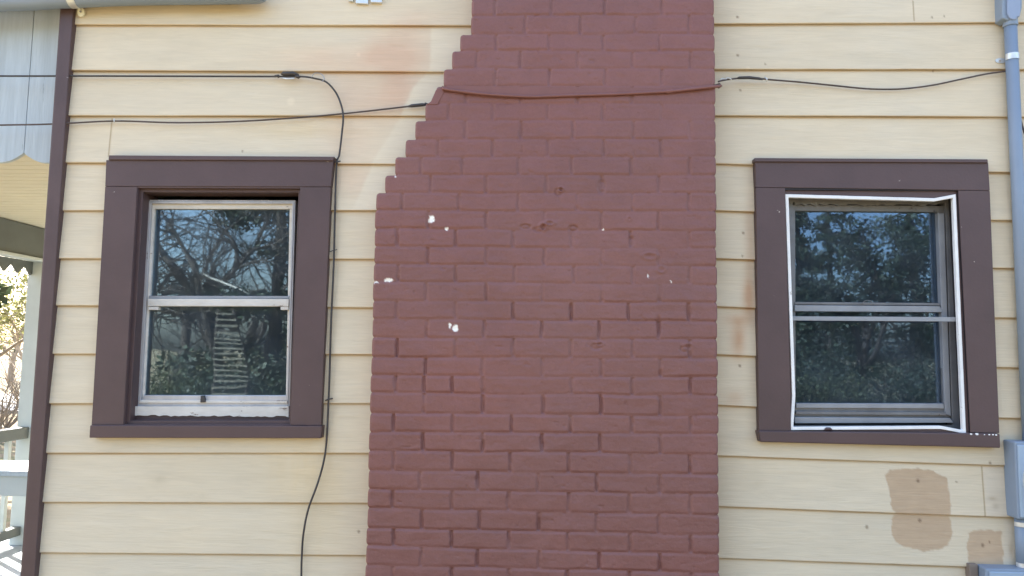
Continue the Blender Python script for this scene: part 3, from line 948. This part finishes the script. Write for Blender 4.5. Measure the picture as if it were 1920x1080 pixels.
for (x, y, d) in ((631, 304, 1), (616.5, 749, 1), (625, 470, 0)):
    s = MB().tube([P(x - 6, y + 2, YW - .001), P(x - 2, y, YW - .010), P(x + 3, y - 1, YW - .010), P(x + 7, y - 2, YW - .001)], .0028 if d else .0018, 6)
    s.build('staple', M_cable, c1, smooth=True)
c2 = cable('sagging_cable', [(-700, 245, YW - .05), (-300, 239, YW - .02), (0, 234.5, YW), (100, 232.5, YW), (215, 227, YW), (330, 230, YW), (450, 227.5, YW), (560, 220.5, YW - .003), (640, 213.5, YW - .003), (710, 206, YW - .003), (770, 199, YW - .004), (792, 197, YW - .004)],
           .0034, M_cable_brown, 'thin brown cable sagging across the cream siding from the left edge to the chimney steps')
cl = MB().tube([P(764, 200, YW - .004), P(772, 198.5, YW - .006), P(792, 196.5, YW - .006), P(800, 196, YW - .006)], [.003, .0068, .0068, .004], 8)
cl.tube([P(797, 193, YW - .006), P(801, 196, YW - .006), P(803, 200, YW - .006)], [.003, .006, .003], 6)
cl.build('splice_clamp', M_cable, c2, smooth=True)
MB().tube([P(214, 222, YW - .006), P(214, 231, YW - .006)], .002, 6).build('staple', M_galv, c2, smooth=True)
# painted fillet / cable on the chimney shoulder
pc = cable('painted_cable', [(829, 166, DC - .006), (845, 169, DC - .009), (880, 173.5, DC - .009), (920, 177.5, DC - .009), (960, 180, DC - .009), (1000, 181.5, DC - .008), (1022, 181, DC - .007), (1060, 179.5, DC - .007), (1110, 178, DC - .007),
                              (1160, 176.5, DC - .007), (1210, 174, DC - .007), (1255, 171.5, DC - .008), (1300, 167, DC - .009), (1340, 162.5, DC - .008), (1351, 161, DC + .01)],
           .0058, M_cable_brick, 'maroon painted cable sagging across the front of the brick chimney', 'cable')
fl = MB()
fp = [P(*q, DC - .004) for q in ((832, 161.5), (1235, 164), (1340, 160.5), (1340, 163), (1255, 171), (1160, 176), (1022, 180), (960, 179), (880, 173), (832, 166))]
fl.prism(fp, DC + .012).build('paint_web', M_cable_brick, pc, .001)
MB().prism([P(*q, DC - .012) for q in ((1250, 168.5), (1338, 158.5), (1342, 163.5), (1250, 174.5))], DC + .004).build('painted_clip', M_cable_brick, pc, .003)
MB().tube([P(1340, 160, DC), P(1349, 157, DC + .02), P(1353, 161, DC + .03), P(1347, 165, DC + .03)], .0035, 6).build('hook', M_cable_brown, pc, smooth=True)
# slanted painted putty at the notch
fillet = MB().prism([P(*q, DC - .001) for q in ((831, 160), (834, 170), (820, 196), (799, 196), (808, 190), (817, 169), (824, 165))], DW + .004)
o = fillet.build('mortar_patch', M_cable_brick, chim, .002)
c3 = cable('wire_to_pipe', [(1347, 153, DW - .06), (1354, 151, DW - .05), (1366, 149, DW - .04), (1382, 147, DW - .035), (1405, 145.5, DW - .034), (1432, 148, DW - .032), (1445, 149.5, DW - .03), (1500, 154, YW), (1560, 160, YW), (1620, 166, YW),
                            (1660, 167.5, YW), (1700, 166, YW), (1750, 159.5, YW), (1800, 149, YW), (1845, 139.5, YW), (1875, 135, YW), (1895, 133, DW - .015)],
           .0035, M_cable_brown, 'thin brown cable sagging between the right edge of the chimney and the grey conduit')
MB().tube([P(1382, 147, DW - .036), P(1386, 146, DW - .038), P(1405, 145.5, DW - .038), P(1424, 147.5, DW - .036), P(1430, 149, DW - .034)], [.003, .0058, .0062, .0055, .003], 8).build('splice_clamp', M_cable, c3, smooth=True)
MB().tube([P(1434, 145, DW - .032), P(1438, 148, DW - .034), P(1437, 153, DW - .032)], .003, 6).build('ferrule', M_galv, c3, smooth=True)
MB().tube(spline([P(*q, DW - .045) for q in ((1350, 152), (1354, 147), (1360, 149), (1364, 146), (1372, 149))], 5), .0022, 6).build('wire_wrap', M_galv, c3, smooth=True)
cable('side_cable', [(1907, 190, DW - .02), (1912, 215, YW), (1918, 240, YW), (1930, 275, YW), (1950, 330, YW), (1960, 500, YW), (1965, 900, YW)], .0035, M_cable_brown,
      'short dark cable emerging from behind the grey conduit at the right edge')

# ------------------------------------------------------------------ grey conduit, right
XP = P(1896.5, 105, DW - .032).x
YP = DW - .034
cp_ = empty('electrical_conduit', (XP, YP, 0))
tag(cp_, 'blue-grey vertical electrical conduit with pale strap beside the right window', 'conduit')
ztop = P(1896, 40, YP).z; zmt = P(1910, 826, YP).z
MB().tube([(XP, YP, zmt - .01), (XP, YP, (zmt + ztop) / 2), (XP, YP, ztop)], .0228, 20).build('pipe', M_pvc, cp_, smooth=True)
MB().tube([(XP, YP, ztop - .022), (XP, YP, ztop + .01)], .0262, 20).build('collar', M_pvc, cp_, .002)
lb = MB()
lb.prism([P(*q, YP - .022) for q in ((1879, -120), (1918, -120), (1917, 14), (1913, 30), (1906, 38), (1889, 38), (1880, 34))], DW - .002)
lb.build('access_fitting', M_pvc, cp_, .005, seg=3)
cv = []
for a in np.linspace(0, math.pi, 9):
    cv.append((1901.5 + 12.5 * math.cos(a), 21 + 16 * math.sin(a)))
lbc = MB().prism([P(*q, YP - .030) for q in [(1889, -118)] + [(1914, -118)] + cv], YP - .0215)
lbc.build('fitting_cover', paint('pvc_cover', (.27, .33, .45), .04, .4, 4, 0), cp_, .003)
sc_ = MB().tube([P(1909, 31, YP - .034), P(1909, 31, YP - .028)], .003, 8)
sc_.build('screw', M_pvc, cp_)
def strap(parent, x0, x1, y0, y1, ear, mat=M_galv):
    m = MB()
    zc = P((x0 + x1) / 2, y0, YP).z; zd = P((x0 + x1) / 2, y1, YP).z
    n = 14; R = .0246
    vo = []
    for i in range(n + 1):
        a = math.pi * i / n
        for z in (zc, zd):
            vo.append((XP + R * math.cos(a), YP - R * math.sin(a), z))
    for i in range(n + 1):
        a = math.pi * i / n
        for z in (zc, zd):
            vo.append((XP + (R - .0018) * math.cos(a), YP - (R - .0018) * math.sin(a), z))
    fs_ = []
    for i in range(n):
        a = i * 2; b = (n + 1) * 2 + i * 2
        fs_ += [(a, a + 1, a + 3, a + 2), (b, b + 2, b + 3, b + 1), (a, a + 2, b + 2, b), (a + 1, b + 1, b + 3, a + 3)]
    m.add(vo, fs_)
    if ear:
        ex, ey = ear
        q = P(ex, ey, DW - .012)
        m.prism([q + Vector((.021 * math.cos(a), -.002, .0105 * math.sin(a))) for a in np.linspace(0, 2 * math.pi, 17)[:-1]], DW - .010)
    o = m.build('strap', mat, parent)
    if ear:
        MB().tube([P(ex - 1, ey, DW - .019), P(ex - 1, ey, DW - .013)], .004, 10).build('strap_screw', M_metal, o)
    return o
strap(cp_, 1886, 1908, 102, 113, (1876, 114))

# meter box
XB = P(1883.5, 900, DW - .004).x
YM = DW - .072
mt = empty('electric_meter', (XB, DW, P(1890, 970, DW).z))
tag(mt, 'blue-grey electric meter box with round dial below the conduit at the right edge', 'electric meter')
zt_, zb_ = P(1906, 828, YM).z, P(1906, 974, YM).z
MB().box(XB, XB + .29, YM, DW + .0, zb_, zt_).build('box', M_pvc, mt, .006, seg=3)
MB().box(XB + .008, XB + .282, YM - .006, YM + .004, zb_ + .008, zt_ - .012).build('cover', paint('meter_cover', (.33, .42, .52), .05, .45, 4, .05, 40), mt, .003)
mc = Vector((XB + .145, 0, (zt_ + zb_) / 2 + .0))
rg = MB()
NN = 32
prof = [(.126, YM - .004), (.126, YM - .020), (.120, YM - .026), (.112, YM - .026), (.108, YM - .018)]
vo = []
for (r, y) in prof:
    for i in range(NN):
        a = 2 * math.pi * i / NN
        vo.append((mc.x + r * math.cos(a), y, mc.z + r * math.sin(a)))
fs_ = [(j_ * NN + i, j_ * NN + (i + 1) % NN, (j_ + 1) * NN + (i + 1) % NN, (j_ + 1) * NN + i) for j_ in range(len(prof) - 1) for i in range(NN)]
rg.add(vo, fs_).build('meter_ring', M_galv, mt, smooth=True)
gl = MB()
vo = []
for (r, y) in [(.107, YM - .018), (.105, YM - .05), (.095, YM - .062), (.0, YM - .066)]:
    for i in range(NN):
        a = 2 * math.pi * i / NN
        vo.append((mc.x + r * math.cos(a), y, mc.z + r * math.sin(a)))
gl.add(vo, [(j_ * NN + i, j_ * NN + (i + 1) % NN, (j_ + 1) * NN + (i + 1) % NN, (j_ + 1) * NN + i) for j_ in range(3) for i in range(NN)]).build('meter_glass', M_glass, mt, smooth=True)
gl = MB().tube([(mc.x, YM - .008, mc.z), (mc.x, YM - .030, mc.z)], .07, 24).build('dial', paint('dial_plate', (.55, .56, .55), .1, .5, 9, 0), mt)

# conduit below the meter and the lower box
cq = empty('lower_conduit', (P(1914, 1020, YP).x, YP, 0))
tag(cq, 'short blue-grey conduit below the meter with two small pale straps', 'conduit')
XQ = P(1916, 1020, YP).x
MB().tube([(XQ, YP, P(1916, 1070, YP).z), (XQ, YP, zb_ + .002)], .0215, 18).build('pipe', M_pvc, cq, smooth=True)
_xp = XP; XP = XQ
strap(cq, 1905, 1927, 978, 986, None)
strap(cq, 1905, 1927, 1054, 1062, None)
XP = _xp
jb = empty('junction_box', P(1880, 1100, DW))
tag(jb, 'blue-grey junction box under the tan patch at the bottom right corner', 'junction box')
YJ = DW - .07
q0 = P(1848, 1066, YJ); q1 = P(1848, 1063, YJ)
MB().box(q0.x, q0.x + .34, YJ, DW, q0.z - .3, q0.z).build('box', M_pvc, jb, .006, seg=3)
MB().box(q0.x + .012, q0.x + .33, YJ - .005, YJ + .003, q0.z - .29, q0.z - .010).build('cover', paint('junction_cover', (.31, .40, .50), .05, .45, 4, .05, 40), jb, .003)
MB().box(q0.x - .035, q0.x - .003, DW - .03, DW, q0.z - .3, q0.z + .004).build('brown_strip', paint('brown_strip', (.20, .16, .13), .15, .7, 9, .2), jb, .003)  # narrow brown strip left of the box

# ------------------------------------------------------------------ grey pipe along the top left
YQ = DW - .062
tp = empty('grey_pipe', P(250, 0, YQ))
tag(tp, 'thick blue-grey pipe running along the top left with one pale strap and rounded end', 'pipe')
R_ = .037
cpts = [(-500, 18), (0, 4), (120, -2), (250, -7.5), (400, -9.5), (478, -11)]
p3 = spline([P(x, y, YQ) for x, y in cpts], 4)
rr = [R_] * len(p3)
p3 += [P(488, -11.3, YQ), P(495, -11.6, YQ), P(499, -11.8, YQ)]
rr += [R_ * .96, R_ * .78, R_ * .45]
MB().tube(p3, rr, 22).build('pipe', M_pvc, tp, smooth=True)
MB().tube([P(133, -2.5, YQ), P(147, -3.2, YQ)], R_ * 1.05, 22).build('strap', M_galv, tp)
q = P(152, 23, DW - .020)
e_ = MB().prism([q + Vector((.0145 * math.cos(a), -.002, .019 * math.sin(a))) for a in np.linspace(0, 2 * math.pi, 17)[:-1]], DW - .012)
e_.tube([P(147, 12, DW - .022), q], .006, 8)
e_.build('strap_ear', paint('cream_strap', (.80, .78, .62), .05, .5, 9, 0), tp)
MB().tube([q + Vector((0, -.006, .001)), q + Vector((0, 0, .001))], .004, 10).build('strap_screw', M_metal, tp)
MB().box(P(-200, 0, YQ).x, P(440, 0, YQ).x, DW - .03, DW - .010, P(250, 2, DW).z, P(250, -60, DW).z).build('mounting_rail', M_brown, tp, .002)
br = MB()
for (x0, x1, y1) in ((650, 662, 2), (664, 690, 7), (692, 716, 5)):
    br.prism([P(x0, -40, DW - .02), P(x1, -40, DW - .02), P(x1, y1, DW - .02), P(x0 + 3, y1 - 1, DW - .02)], DW - .004)
tag(br.build('wall_bracket', M_galv, None, .002), 'pale metal bracket cut off by the top edge left of the chimney', 'bracket')

# ------------------------------------------------------------------ porch
pz = 0.02
YV = DW + .06
XO = -4.05                       # outer side of the porch
porch = empty('porch', (-3, DW + 2, -.25))
tag(porch, 'pale porch at the left edge with scalloped board valance, cream ceiling and grey railing', 'porch')
zc_ = P(0, 433, 5.95).z + .02   # ceiling height
MB().box(XO - .2, X0 - .01, DW + .1, DW + 7.0, pz - .12, pz).build('deck', M_concrete, porch)
ce = MB()
y = DW + .12
while y < DW + 7:
    ce.add([(XO, y, zc_), (X0 - .005, y, zc_), (X0 - .005, y + .082, zc_), (XO, y + .082, zc_), (XO, y + .086, zc_ + .007), (X0 - .005, y + .086, zc_ + .007), (X0 - .005, y + .090, zc_), (XO, y + .090, zc_)],
           [(0, 1, 2, 3), (3, 2, 5, 4), (4, 5, 6, 7)])
    y += .090
ce.box(XO, X0 - .005, DW + .12, DW + 7, zc_ + .012, zc_ + .03)
ce.build('ceiling', M_ceil, porch)
MB().box(XO - .35, X0 - .02, DW + .02, DW + 7.2, P(60, 24, YV).z + .02, P(60, 24, YV).z + .10).build('porch_roof', M_roof, porch)
# scalloped valance : vertical boards, each ending in a pointed arch between lobes
va = MB()
zt_v = P(60, 12, YV).z + .03
bw = (P(93, 300, YV).x - P(45, 290, YV).x) * 2 * .96
xc = P(45, 290, YV).x           # a cusp
zb_v = P(60, 305, YV).z; zk = P(45, 287, YV).z
for s_ in range(-12, 1):
    xa_ = xc + s_ * bw; xb_ = xc + (s_ + 1) * bw - .0025
    if s_ == 0: xb_ = X0 - .006
    pts = [Vector((xa_, YV, zt_v)), Vector((xb_, YV, zt_v))]
    n = 14
    bl = []
    for i in range(n + 1):
        t = i / n
        x = xa_ + (xb_ - xa_) * t
        tt = (x - xa_) / (bw - .004)
        d = min(tt, 1 - tt) * 2
        z = zk + (zb_v - zk) * math.sin(min(1, max(0, d) * 1.15) * math.pi / 2) ** .9
        bl.append(Vector((x, YV, z)))
    va.prism(pts + bl[::-1], YV + .018)
va.box(XO - .3, X0 - .01, YV + .02, YV + .035, zk + .12, zt_v)
va.build('valance', M_valance, porch, .0012)
# outer beam, running back
zbm1 = P(0, 485, 5.95).z
bmz = zc_ - .005
MB().box(XO - .06, XO + .08, DW + .1, DW + 7.0, zbm1, bmz).build('beam', M_porchgrey, porch, .004)
MB().box(XO - .02, XO + .095, DW + .1, DW + 7.0, zbm1 - .025, zbm1 - .002).build('beam_trim', M_porchwhite, porch, .003)
sv = MB()
y = DW + .2
zs1 = zbm1 - .027; 
while y < DW + 6.9:
    sv.add([(XO - .03, y, zs1), (XO - .03, y + .15, zs1), (XO - .03, y + .15, zs1 - .04), (XO - .03, y + .075, zs1 - .11), (XO - .03, y, zs1 - .04),
            (XO - .012, y, zs1), (XO - .012, y + .15, zs1), (XO - .012, y + .15, zs1 - .04), (XO - .012, y + .075, zs1 - .11), (XO - .012, y, zs1 - .04)],
           [(0, 1, 2, 3, 4), (9, 8, 7, 6, 5), (0, 5, 6, 1), (1, 6, 7, 2), (2, 7, 8, 3), (3, 8, 9, 4), (4, 9, 5, 0)])
    y += .152
sv.build('beam_valance', M_porchgrey, porch)
for yy in (DW + .35, XO / P(62, 600, 1).x - .03, DW + 6.8):
    MB().box(XO - .05, XO + .07, yy, yy + .12, pz, zbm1 - .026).build('post', M_porchwhite, porch, .005)
MB().box(XO - .03, XO + .05, DW + .4, DW + 6.9, .86, .95).build('handrail', M_porchgrey, porch, .005)
MB().box(XO - .03, XO + .04, DW + .4, DW + 6.9, .10, .17).build('bottom_rail', M_porchgrey, porch, .005)
y = DW + .55
while y < DW + 6.75:
    if abs(y - XO / P(62, 600, 1).x) > .11:
        MB().box(XO - .012, XO + .022, y, y + .034, .17, .86).build('baluster', M_porchwhite, porch)
    y += .135
bn = empty('porch_bench', (-3, 4.6, pz))
tag(bn, 'pale blue-grey bench box on the porch behind the house corner', 'bench')
YBN = 4.7
qb = P(0, 893, YBN).z
MB().box(XO + .3, X0 - .12, YBN, YBN + .42, qb, qb + .035).build('seat', M_valance, bn, .004)
MB().box(XO + .34, X0 - .14, YBN + .02, YBN + .05, P(0, 930, YBN + .02).z, qb - .001).build('apron', M_porchwhite, bn, .003)
for x in (XO + .36, X0 - .22):
    for yy in (YBN + .03, YBN + .33):
        MB().box(x, x + .06, yy + .022, yy + .08, pz, qb - .002).build('leg', M_porchwhite, bn, .003)


# ------------------------------------------------------------------ trees
def leaves_mesh(name, centres, radii, n, size, mat, parent, seed, flat=.7):
    rng = np.random.default_rng(seed)
    c = np.array(centres); r = np.array(radii)
    pr = r ** 2 / np.sum(r ** 2)
    idx = rng.choice(len(c), n, p=pr)
    d = rng.normal(size=(n, 3)); d /= np.linalg.norm(d, axis=1)[:, None]
    rad = rng.random(n) ** .45
    pos = c[idx] + d * (r[idx] * rad)[:, None] * np.array([1, 1, flat])
    a = rng.normal(size=(n, 3)); a /= np.linalg.norm(a, axis=1)[:, None]
    b = np.cross(a, rng.normal(size=(n, 3))); b /= np.linalg.norm(b, axis=1)[:, None]
    s = size * (.6 + .8 * rng.random(n))[:, None]
    V = np.stack([pos - a * s, pos + b * s * .55, pos + a * s, pos - b * s * .55], 1).reshape(-1, 3)
    F = np.arange(n * 4).reshape(n, 4)
    me = bpy.data.meshes.new(name)
    me.vertices.add(n * 4); me.vertices.foreach_set('co', V.astype(np.float32).ravel())
    me.loops.add(n * 4); me.loops.foreach_set('vertex_index', F.astype(np.int32).ravel())
    me.polygons.add(n); me.polygons.foreach_set('loop_start', np.arange(0, n * 4, 4, dtype=np.int32))
    me.polygons.foreach_set('loop_total', np.full(n, 4, dtype=np.int32))
    me.update(calc_edges=True)
    return link(name, me, mat, parent)


def grow(mb, p, d, L, r, depth, rnd, tips, up=.15, spread=.6, shrink=.72, seg=4):
    pts = [p]; rs = [r]
    for i in range(seg):
        d = (d + Vector((rnd.gauss(0, .13), rnd.gauss(0, .13), rnd.gauss(0, .10) + up * .12))).normalized()
        p = p + d * (L / seg)
        pts.append(p); rs.append(r * (1 - .45 * (i + 1) / seg))
    mb.tube(pts, rs, 6 if r > .03 else 4, cap=False)
    tips.append(p)
    if depth <= 0: return
    nb = 3 if depth > 1 else 3
    for k in range(nb + (1 if rnd.random() < .5 else 0)):
        i = rnd.randint(1, seg)
        dd = (d + Vector((rnd.gauss(0, spread), rnd.gauss(0, spread), rnd.gauss(0, spread * .7) + .1))).normalized()
        grow(mb, pts[i], dd, L * shrink * rnd.uniform(.75, 1.1), rs[i] * .62, depth - 1, rnd, tips, up, spread, shrink, seg)


YG = YS + .018


def PR(px, py, dist):
    """a real place in front of the wall that the glass mirrors at this photo position"""
    V = YG + dist
    q = P(px, py, V)
    return Vector((q.x, 2 * YG - V, q.z))


def tree(name, base, h, seed, label, kind, group, lmat=M_leaf, nleaf=6000, lsize=.07, depth=3, bmat=M_bark, crown=1.0):
    rnd = random.Random(seed)
    t = empty(name, base)
    tag(t, label, 'tree', group)
    mb = MB(); tips = []
    if kind == 'conifer':
        mb.tube([base, base + Vector((.05, 0, h * .5)), base + Vector((0, 0, h))], [h * .022, h * .015, .02], 7)
        cs, rs = [], []
        for i in range(70):
            u = rnd.random() ** .8
            z = h * (.12 + .86 * u); rr_ = (1 - u) * h * .24 * crown + .15
            a = rnd.random() * 6.28; q = rr_ * rnd.uniform(.3, 1)
            c = base + Vector((q * math.cos(a), q * math.sin(a), z - q * .25))
            cs.append(c); rs.append(.25 + rr_ * .28)
            mb.tube([base + Vector((0, 0, z)), c], [.03, .008], 4, cap=False)
        mb.build('trunk', bmat, t)
        leaves_mesh('crown', cs, rs, nleaf, lsize, lmat, t, seed, .45)
    else:
        d0 = Vector((rnd.gauss(0, .12), rnd.gauss(0, .12), 1)).normalized()
        grow(mb, Vector(base), d0, h * .42, h * .022, depth, rnd, tips, .5, .62, .74)
        mb.build('trunk', bmat, t, smooth=True)
        if nleaf:
            leaves_mesh('crown', tips, [h * .07 * crown] * len(tips), nleaf, lsize, lmat, t, seed, .7)
    return t


GZ = -.25
# bare tree mirrored in the left window : its main limbs, then free twigs
bt = empty('bare_tree', PR(392, 900, 12)); bt.location.z = GZ
tag(bt, 'bare leaning tree whose limbs are mirrored in the left window', 'tree')
mb = MB(); rnd = random.Random(5); tips = []
limbs = [
    ([(452, 1000), (430, 760), (408, 680), (388, 625), (362, 570), (330, 505), (292, 452), (262, 415)], .17, .05, 12.0),
    ([(405, 672), (385, 600), (372, 540), (352, 480), (322, 430), (300, 400)], .085, .02, 11.8),
    ([(388, 625), (372, 590), (350, 590), (318, 560), (300, 575), (270, 600)], .05, .012, 11.9),
    ([(410, 690), (404, 640), (395, 596), (410, 540), (445, 500), (480, 470), (540, 445)], .07, .02, 12.1),
    ([(445, 500), (436, 450), (405, 415), (370, 385)], .04, .012, 12.1),
    ([(480, 470), (500, 420), (505, 370)], .03, .01, 12.2),
    ([(330, 505), (306, 540), (284, 555)], .04, .01, 12.0)]
for pts, r0, r1, dd in limbs:
    p3 = spline([PR(x, y, dd) for x, y in pts], 4)
    n = len(p3)
    mb.tube(p3, [r0 + (r1 - r0) * i / (n - 1) for i in range(n)], 7)
    for i in range(3, n, 1):
        if r0 > .1 and i < 8: continue
        for k in range(2):
            d = Vector((rnd.gauss(0, 1), rnd.gauss(0, .6), rnd.gauss(.15, .8))).normalized()
            grow(mb, p3[i], d, rnd.uniform(.5, 1.1), .018, 2, rnd, tips, .3, .55, .7, 3)
mb.build('trunk', M_bark, bt, smooth=True)

# a pale broken limb on it (the bright streak)
pl = MB().tube([PR(374, 512, 11.8), PR(396, 522, 11.6), PR(430, 536, 11.3), PR(467, 551, 11)], [.02, .03, .027, .012], 8)
pl.build('broken_limb', paint('stripped_wood', (.36, .35, .32), .15, .6, 6, .1, 30), bt, smooth=True)

# narrow pale slatted trellis standing in the yard, mirrored in the lower pane
DT = 9.0
tr = empty('slatted_trellis', PR(432, 760, DT)); tr.location.z = GZ
tag(tr, 'narrow pale slatted trellis mirrored in the lower pane of the left window', 'trellis')
M_slat = paint('pale_slat', (.15, .14, .11), .5, .7, 10, 0)
ys_ = [582, 640, 700, 745]; xl_ = [410, 404, 402, 400]; xr2 = [436, 456, 464, 460]
for xx in (xl_, xr2):
    pts = [PR(x, y, DT + .05) for x, y in zip(xx, ys_)]
    e0 = pts[-1].copy(); e0.z = GZ; pts.append(e0)
    MB().tube(spline(pts, 4), .018, 6).build('post', M_bark, tr)
rnd = random.Random(2)
for i in range(15):
    y = 588 + i * 10.6 + rnd.uniform(-1, 1)
    a_ = np.interp(y, ys_, xl_) - rnd.uniform(0, 5); b_ = np.interp(y, ys_, xr2) + rnd.uniform(-3, 3); dz = rnd.uniform(1, 4)
    p4 = [PR(a_, y - 1.2, DT), PR(b_, y + dz - 1.2, DT), PR(b_, y + dz + 1.6, DT), PR(a_, y + 1.8, DT)]
    MB().prism(p4, p4[0].y - .02).build('slat', M_slat, tr)

grpB = 'trees standing in the yard opposite the wall'
spec = [
    ('evergreen_tree', PR(505, 800, 13), 8.5, 11, 'dark evergreen mirrored at the right side of the left window', 'conifer', 12000, .06, M_leaf),
    ('evergreen_tree', PR(640, 800, 17), 9, 12, 'tall evergreen in the yard opposite the space between left window and chimney', 'conifer', 12000, .1, M_leaf),
    ('bare_tree', PR(200, 800, 19), 8, 13, 'bare brown tree in the yard opposite the house corner', 'bare', 0, .1, M_leaf),
    ('bare_tree', PR(330, 800, 22), 9, 14, 'bare brown tree far back in the yard opposite the left window', 'bare', 0, .1, M_leaf),
    ('bare_tree', PR(450, 800, 24), 10, 24, 'bare brown tree furthest back behind the evergreen opposite the left window', 'bare', 0, .1, M_leaf),
    ('bare_tree', PR(250, 800, 27), 10, 44, 'thin bare tree at the back of the yard left of the leaning tree', 'bare', 0, .1, M_leaf),
    ('leafy_tree', PR(900, 800, 20), 8, 15, 'loose green tree in the yard opposite the chimney', 'bare', 6000, .09, M_leaf2),
    ('leafy_tree', PR(1200, 800, 24), 9, 16, 'green tree in the yard opposite the right side of the chimney', 'bare', 7000, .09, M_leaf2),
    ('evergreen_tree', PR(1500, 800, 15), 5.5, 17, 'short dark evergreen mirrored at the left of the right window', 'conifer', 9000, .055, M_leaf),
    ('leafy_tree', PR(1610, 800, 16), 7, 18, 'dark leafy tree mirrored in the middle of the right window', 'bare', 7000, .05, M_leaf),
    ('evergreen_tree', PR(1720, 800, 18), 9, 19, 'tall dark evergreen mirrored at the right of the right window', 'conifer', 9000, .06, M_leaf),
    ('bare_tree', PR(1700, 800, 32), 9, 20, 'slim bare tree far back, mirrored in the right window', 'bare', 0, .08, M_leaf),
    ('evergreen_tree', PR(1850, 800, 19), 9, 21, 'dark evergreen in the yard opposite the grey conduit', 'conifer', 9000, .1, M_leaf),
    ('evergreen_tree', PR(1560, 800, 26), 9, 22, 'dark evergreen far back opposite the right window', 'conifer', 6000, .09, M_leaf),
]
for nm, b, h, sd_, lab, kd, nl, ls, lm in spec:
    b = Vector((b.x, b.y, GZ))
    tree(nm, b, h, sd_, lab, kd, grpB, lm, nl, ls, 4 if nl == 0 else 3)


def shrub(px, dist, r, seed, lab, mat, n=11000):
    b = PR(px, 800, dist); b.z = GZ
    t = empty('shrub', b); tag(t, lab, 'shrub', 'shrubs in the yard opposite the wall')
    rnd = random.Random(seed); cs = []; rs = []; mb = MB()
    for i in range(16):
        c = b + Vector((rnd.uniform(-r, r), rnd.uniform(-r * .5, r * .5), rnd.uniform(.2, 1.0) * r))
        cs.append(c); rs.append(r * rnd.uniform(.25, .5)); mb.tube([b, c], [.02, .006], 4, cap=False)
    mb.build('stem', M_bark, t)
    leaves_mesh('foliage', cs, rs, n, .032, mat, t, seed)


shrub(330, 14, 1.5, 41, 'dull green shrub mirrored low in the left window', M_leaf2)
shrub(430, 16, 1.8, 42, 'wide green shrub below the bare tree opposite the left window', M_leaf2)
shrub(520, 10, 1.3, 43, 'dark shrub mirrored at the lower right of the left window', M_leaf)
shrub(1540, 10, 1.4, 44, 'sunlit green shrub mirrored low at the left of the right window', M_leaf2)
shrub(1660, 13, 1.7, 45, 'dark green shrub mirrored low in the middle of the right window', M_leaf)
shrub(1780, 14, 1.8, 46, 'dark shrub mirrored low at the right of the right window', M_leaf)

# unseen evergreen added to shade the deck, then trees seen through the porch
tree('evergreen_tree', Vector((-13.2, 11.2, GZ)), 16, 91, 'broad evergreen added out of view left of the porch to shade its deck', 'conifer', None, M_leaf, 14000, .14, crown=.95)
for i, (px, Y, h, sd_, lab, lm, nl) in enumerate((
        (-10, 16, 4.6, 61, 'yellow-green leafy tree nearest beyond the porch railing', M_leafy, 3500),
        (45, 24, 5.5, 62, 'yellow-green tree beyond the porch post', M_leafy, 4000),
        (20, 36, 6.5, 63, 'thin brownish tree far beyond the porch', M_leaf2, 2500),
        (-90, 22, 6.5, 64, 'pale green tree left of the porch view', M_leafy, 4000))):
    q = P(px, 700, Y)
    tree('leafy_tree', Vector((q.x, q.y, GZ)), h, sd_, lab, 'bare', 'sunlit trees beyond the porch', lm, nl, .05, 4, M_palebark)
for i, (px, Y, r, lab) in enumerate(((5, 14, .9, 'brown dry bush low beyond the porch railing'), (60, 19, 1.2, 'tan dry bush beyond the porch post'))):
    q = P(px, 700, Y)
    t = empty('dry_bush', (q.x, q.y, GZ)); tag(t, lab, 'bush', 'dry bushes beyond the porch')
    rnd = random.Random(70 + i); mb = MB(); tips = []
    for k in range(9):
        grow(mb, Vector((q.x, q.y, GZ)), Vector((rnd.gauss(0, .5), rnd.gauss(0, .5), 1)).normalized(), r, .03, 3, rnd, tips, .3, .6, .7, 3)
    mb.build('twigs', M_palebark, t)
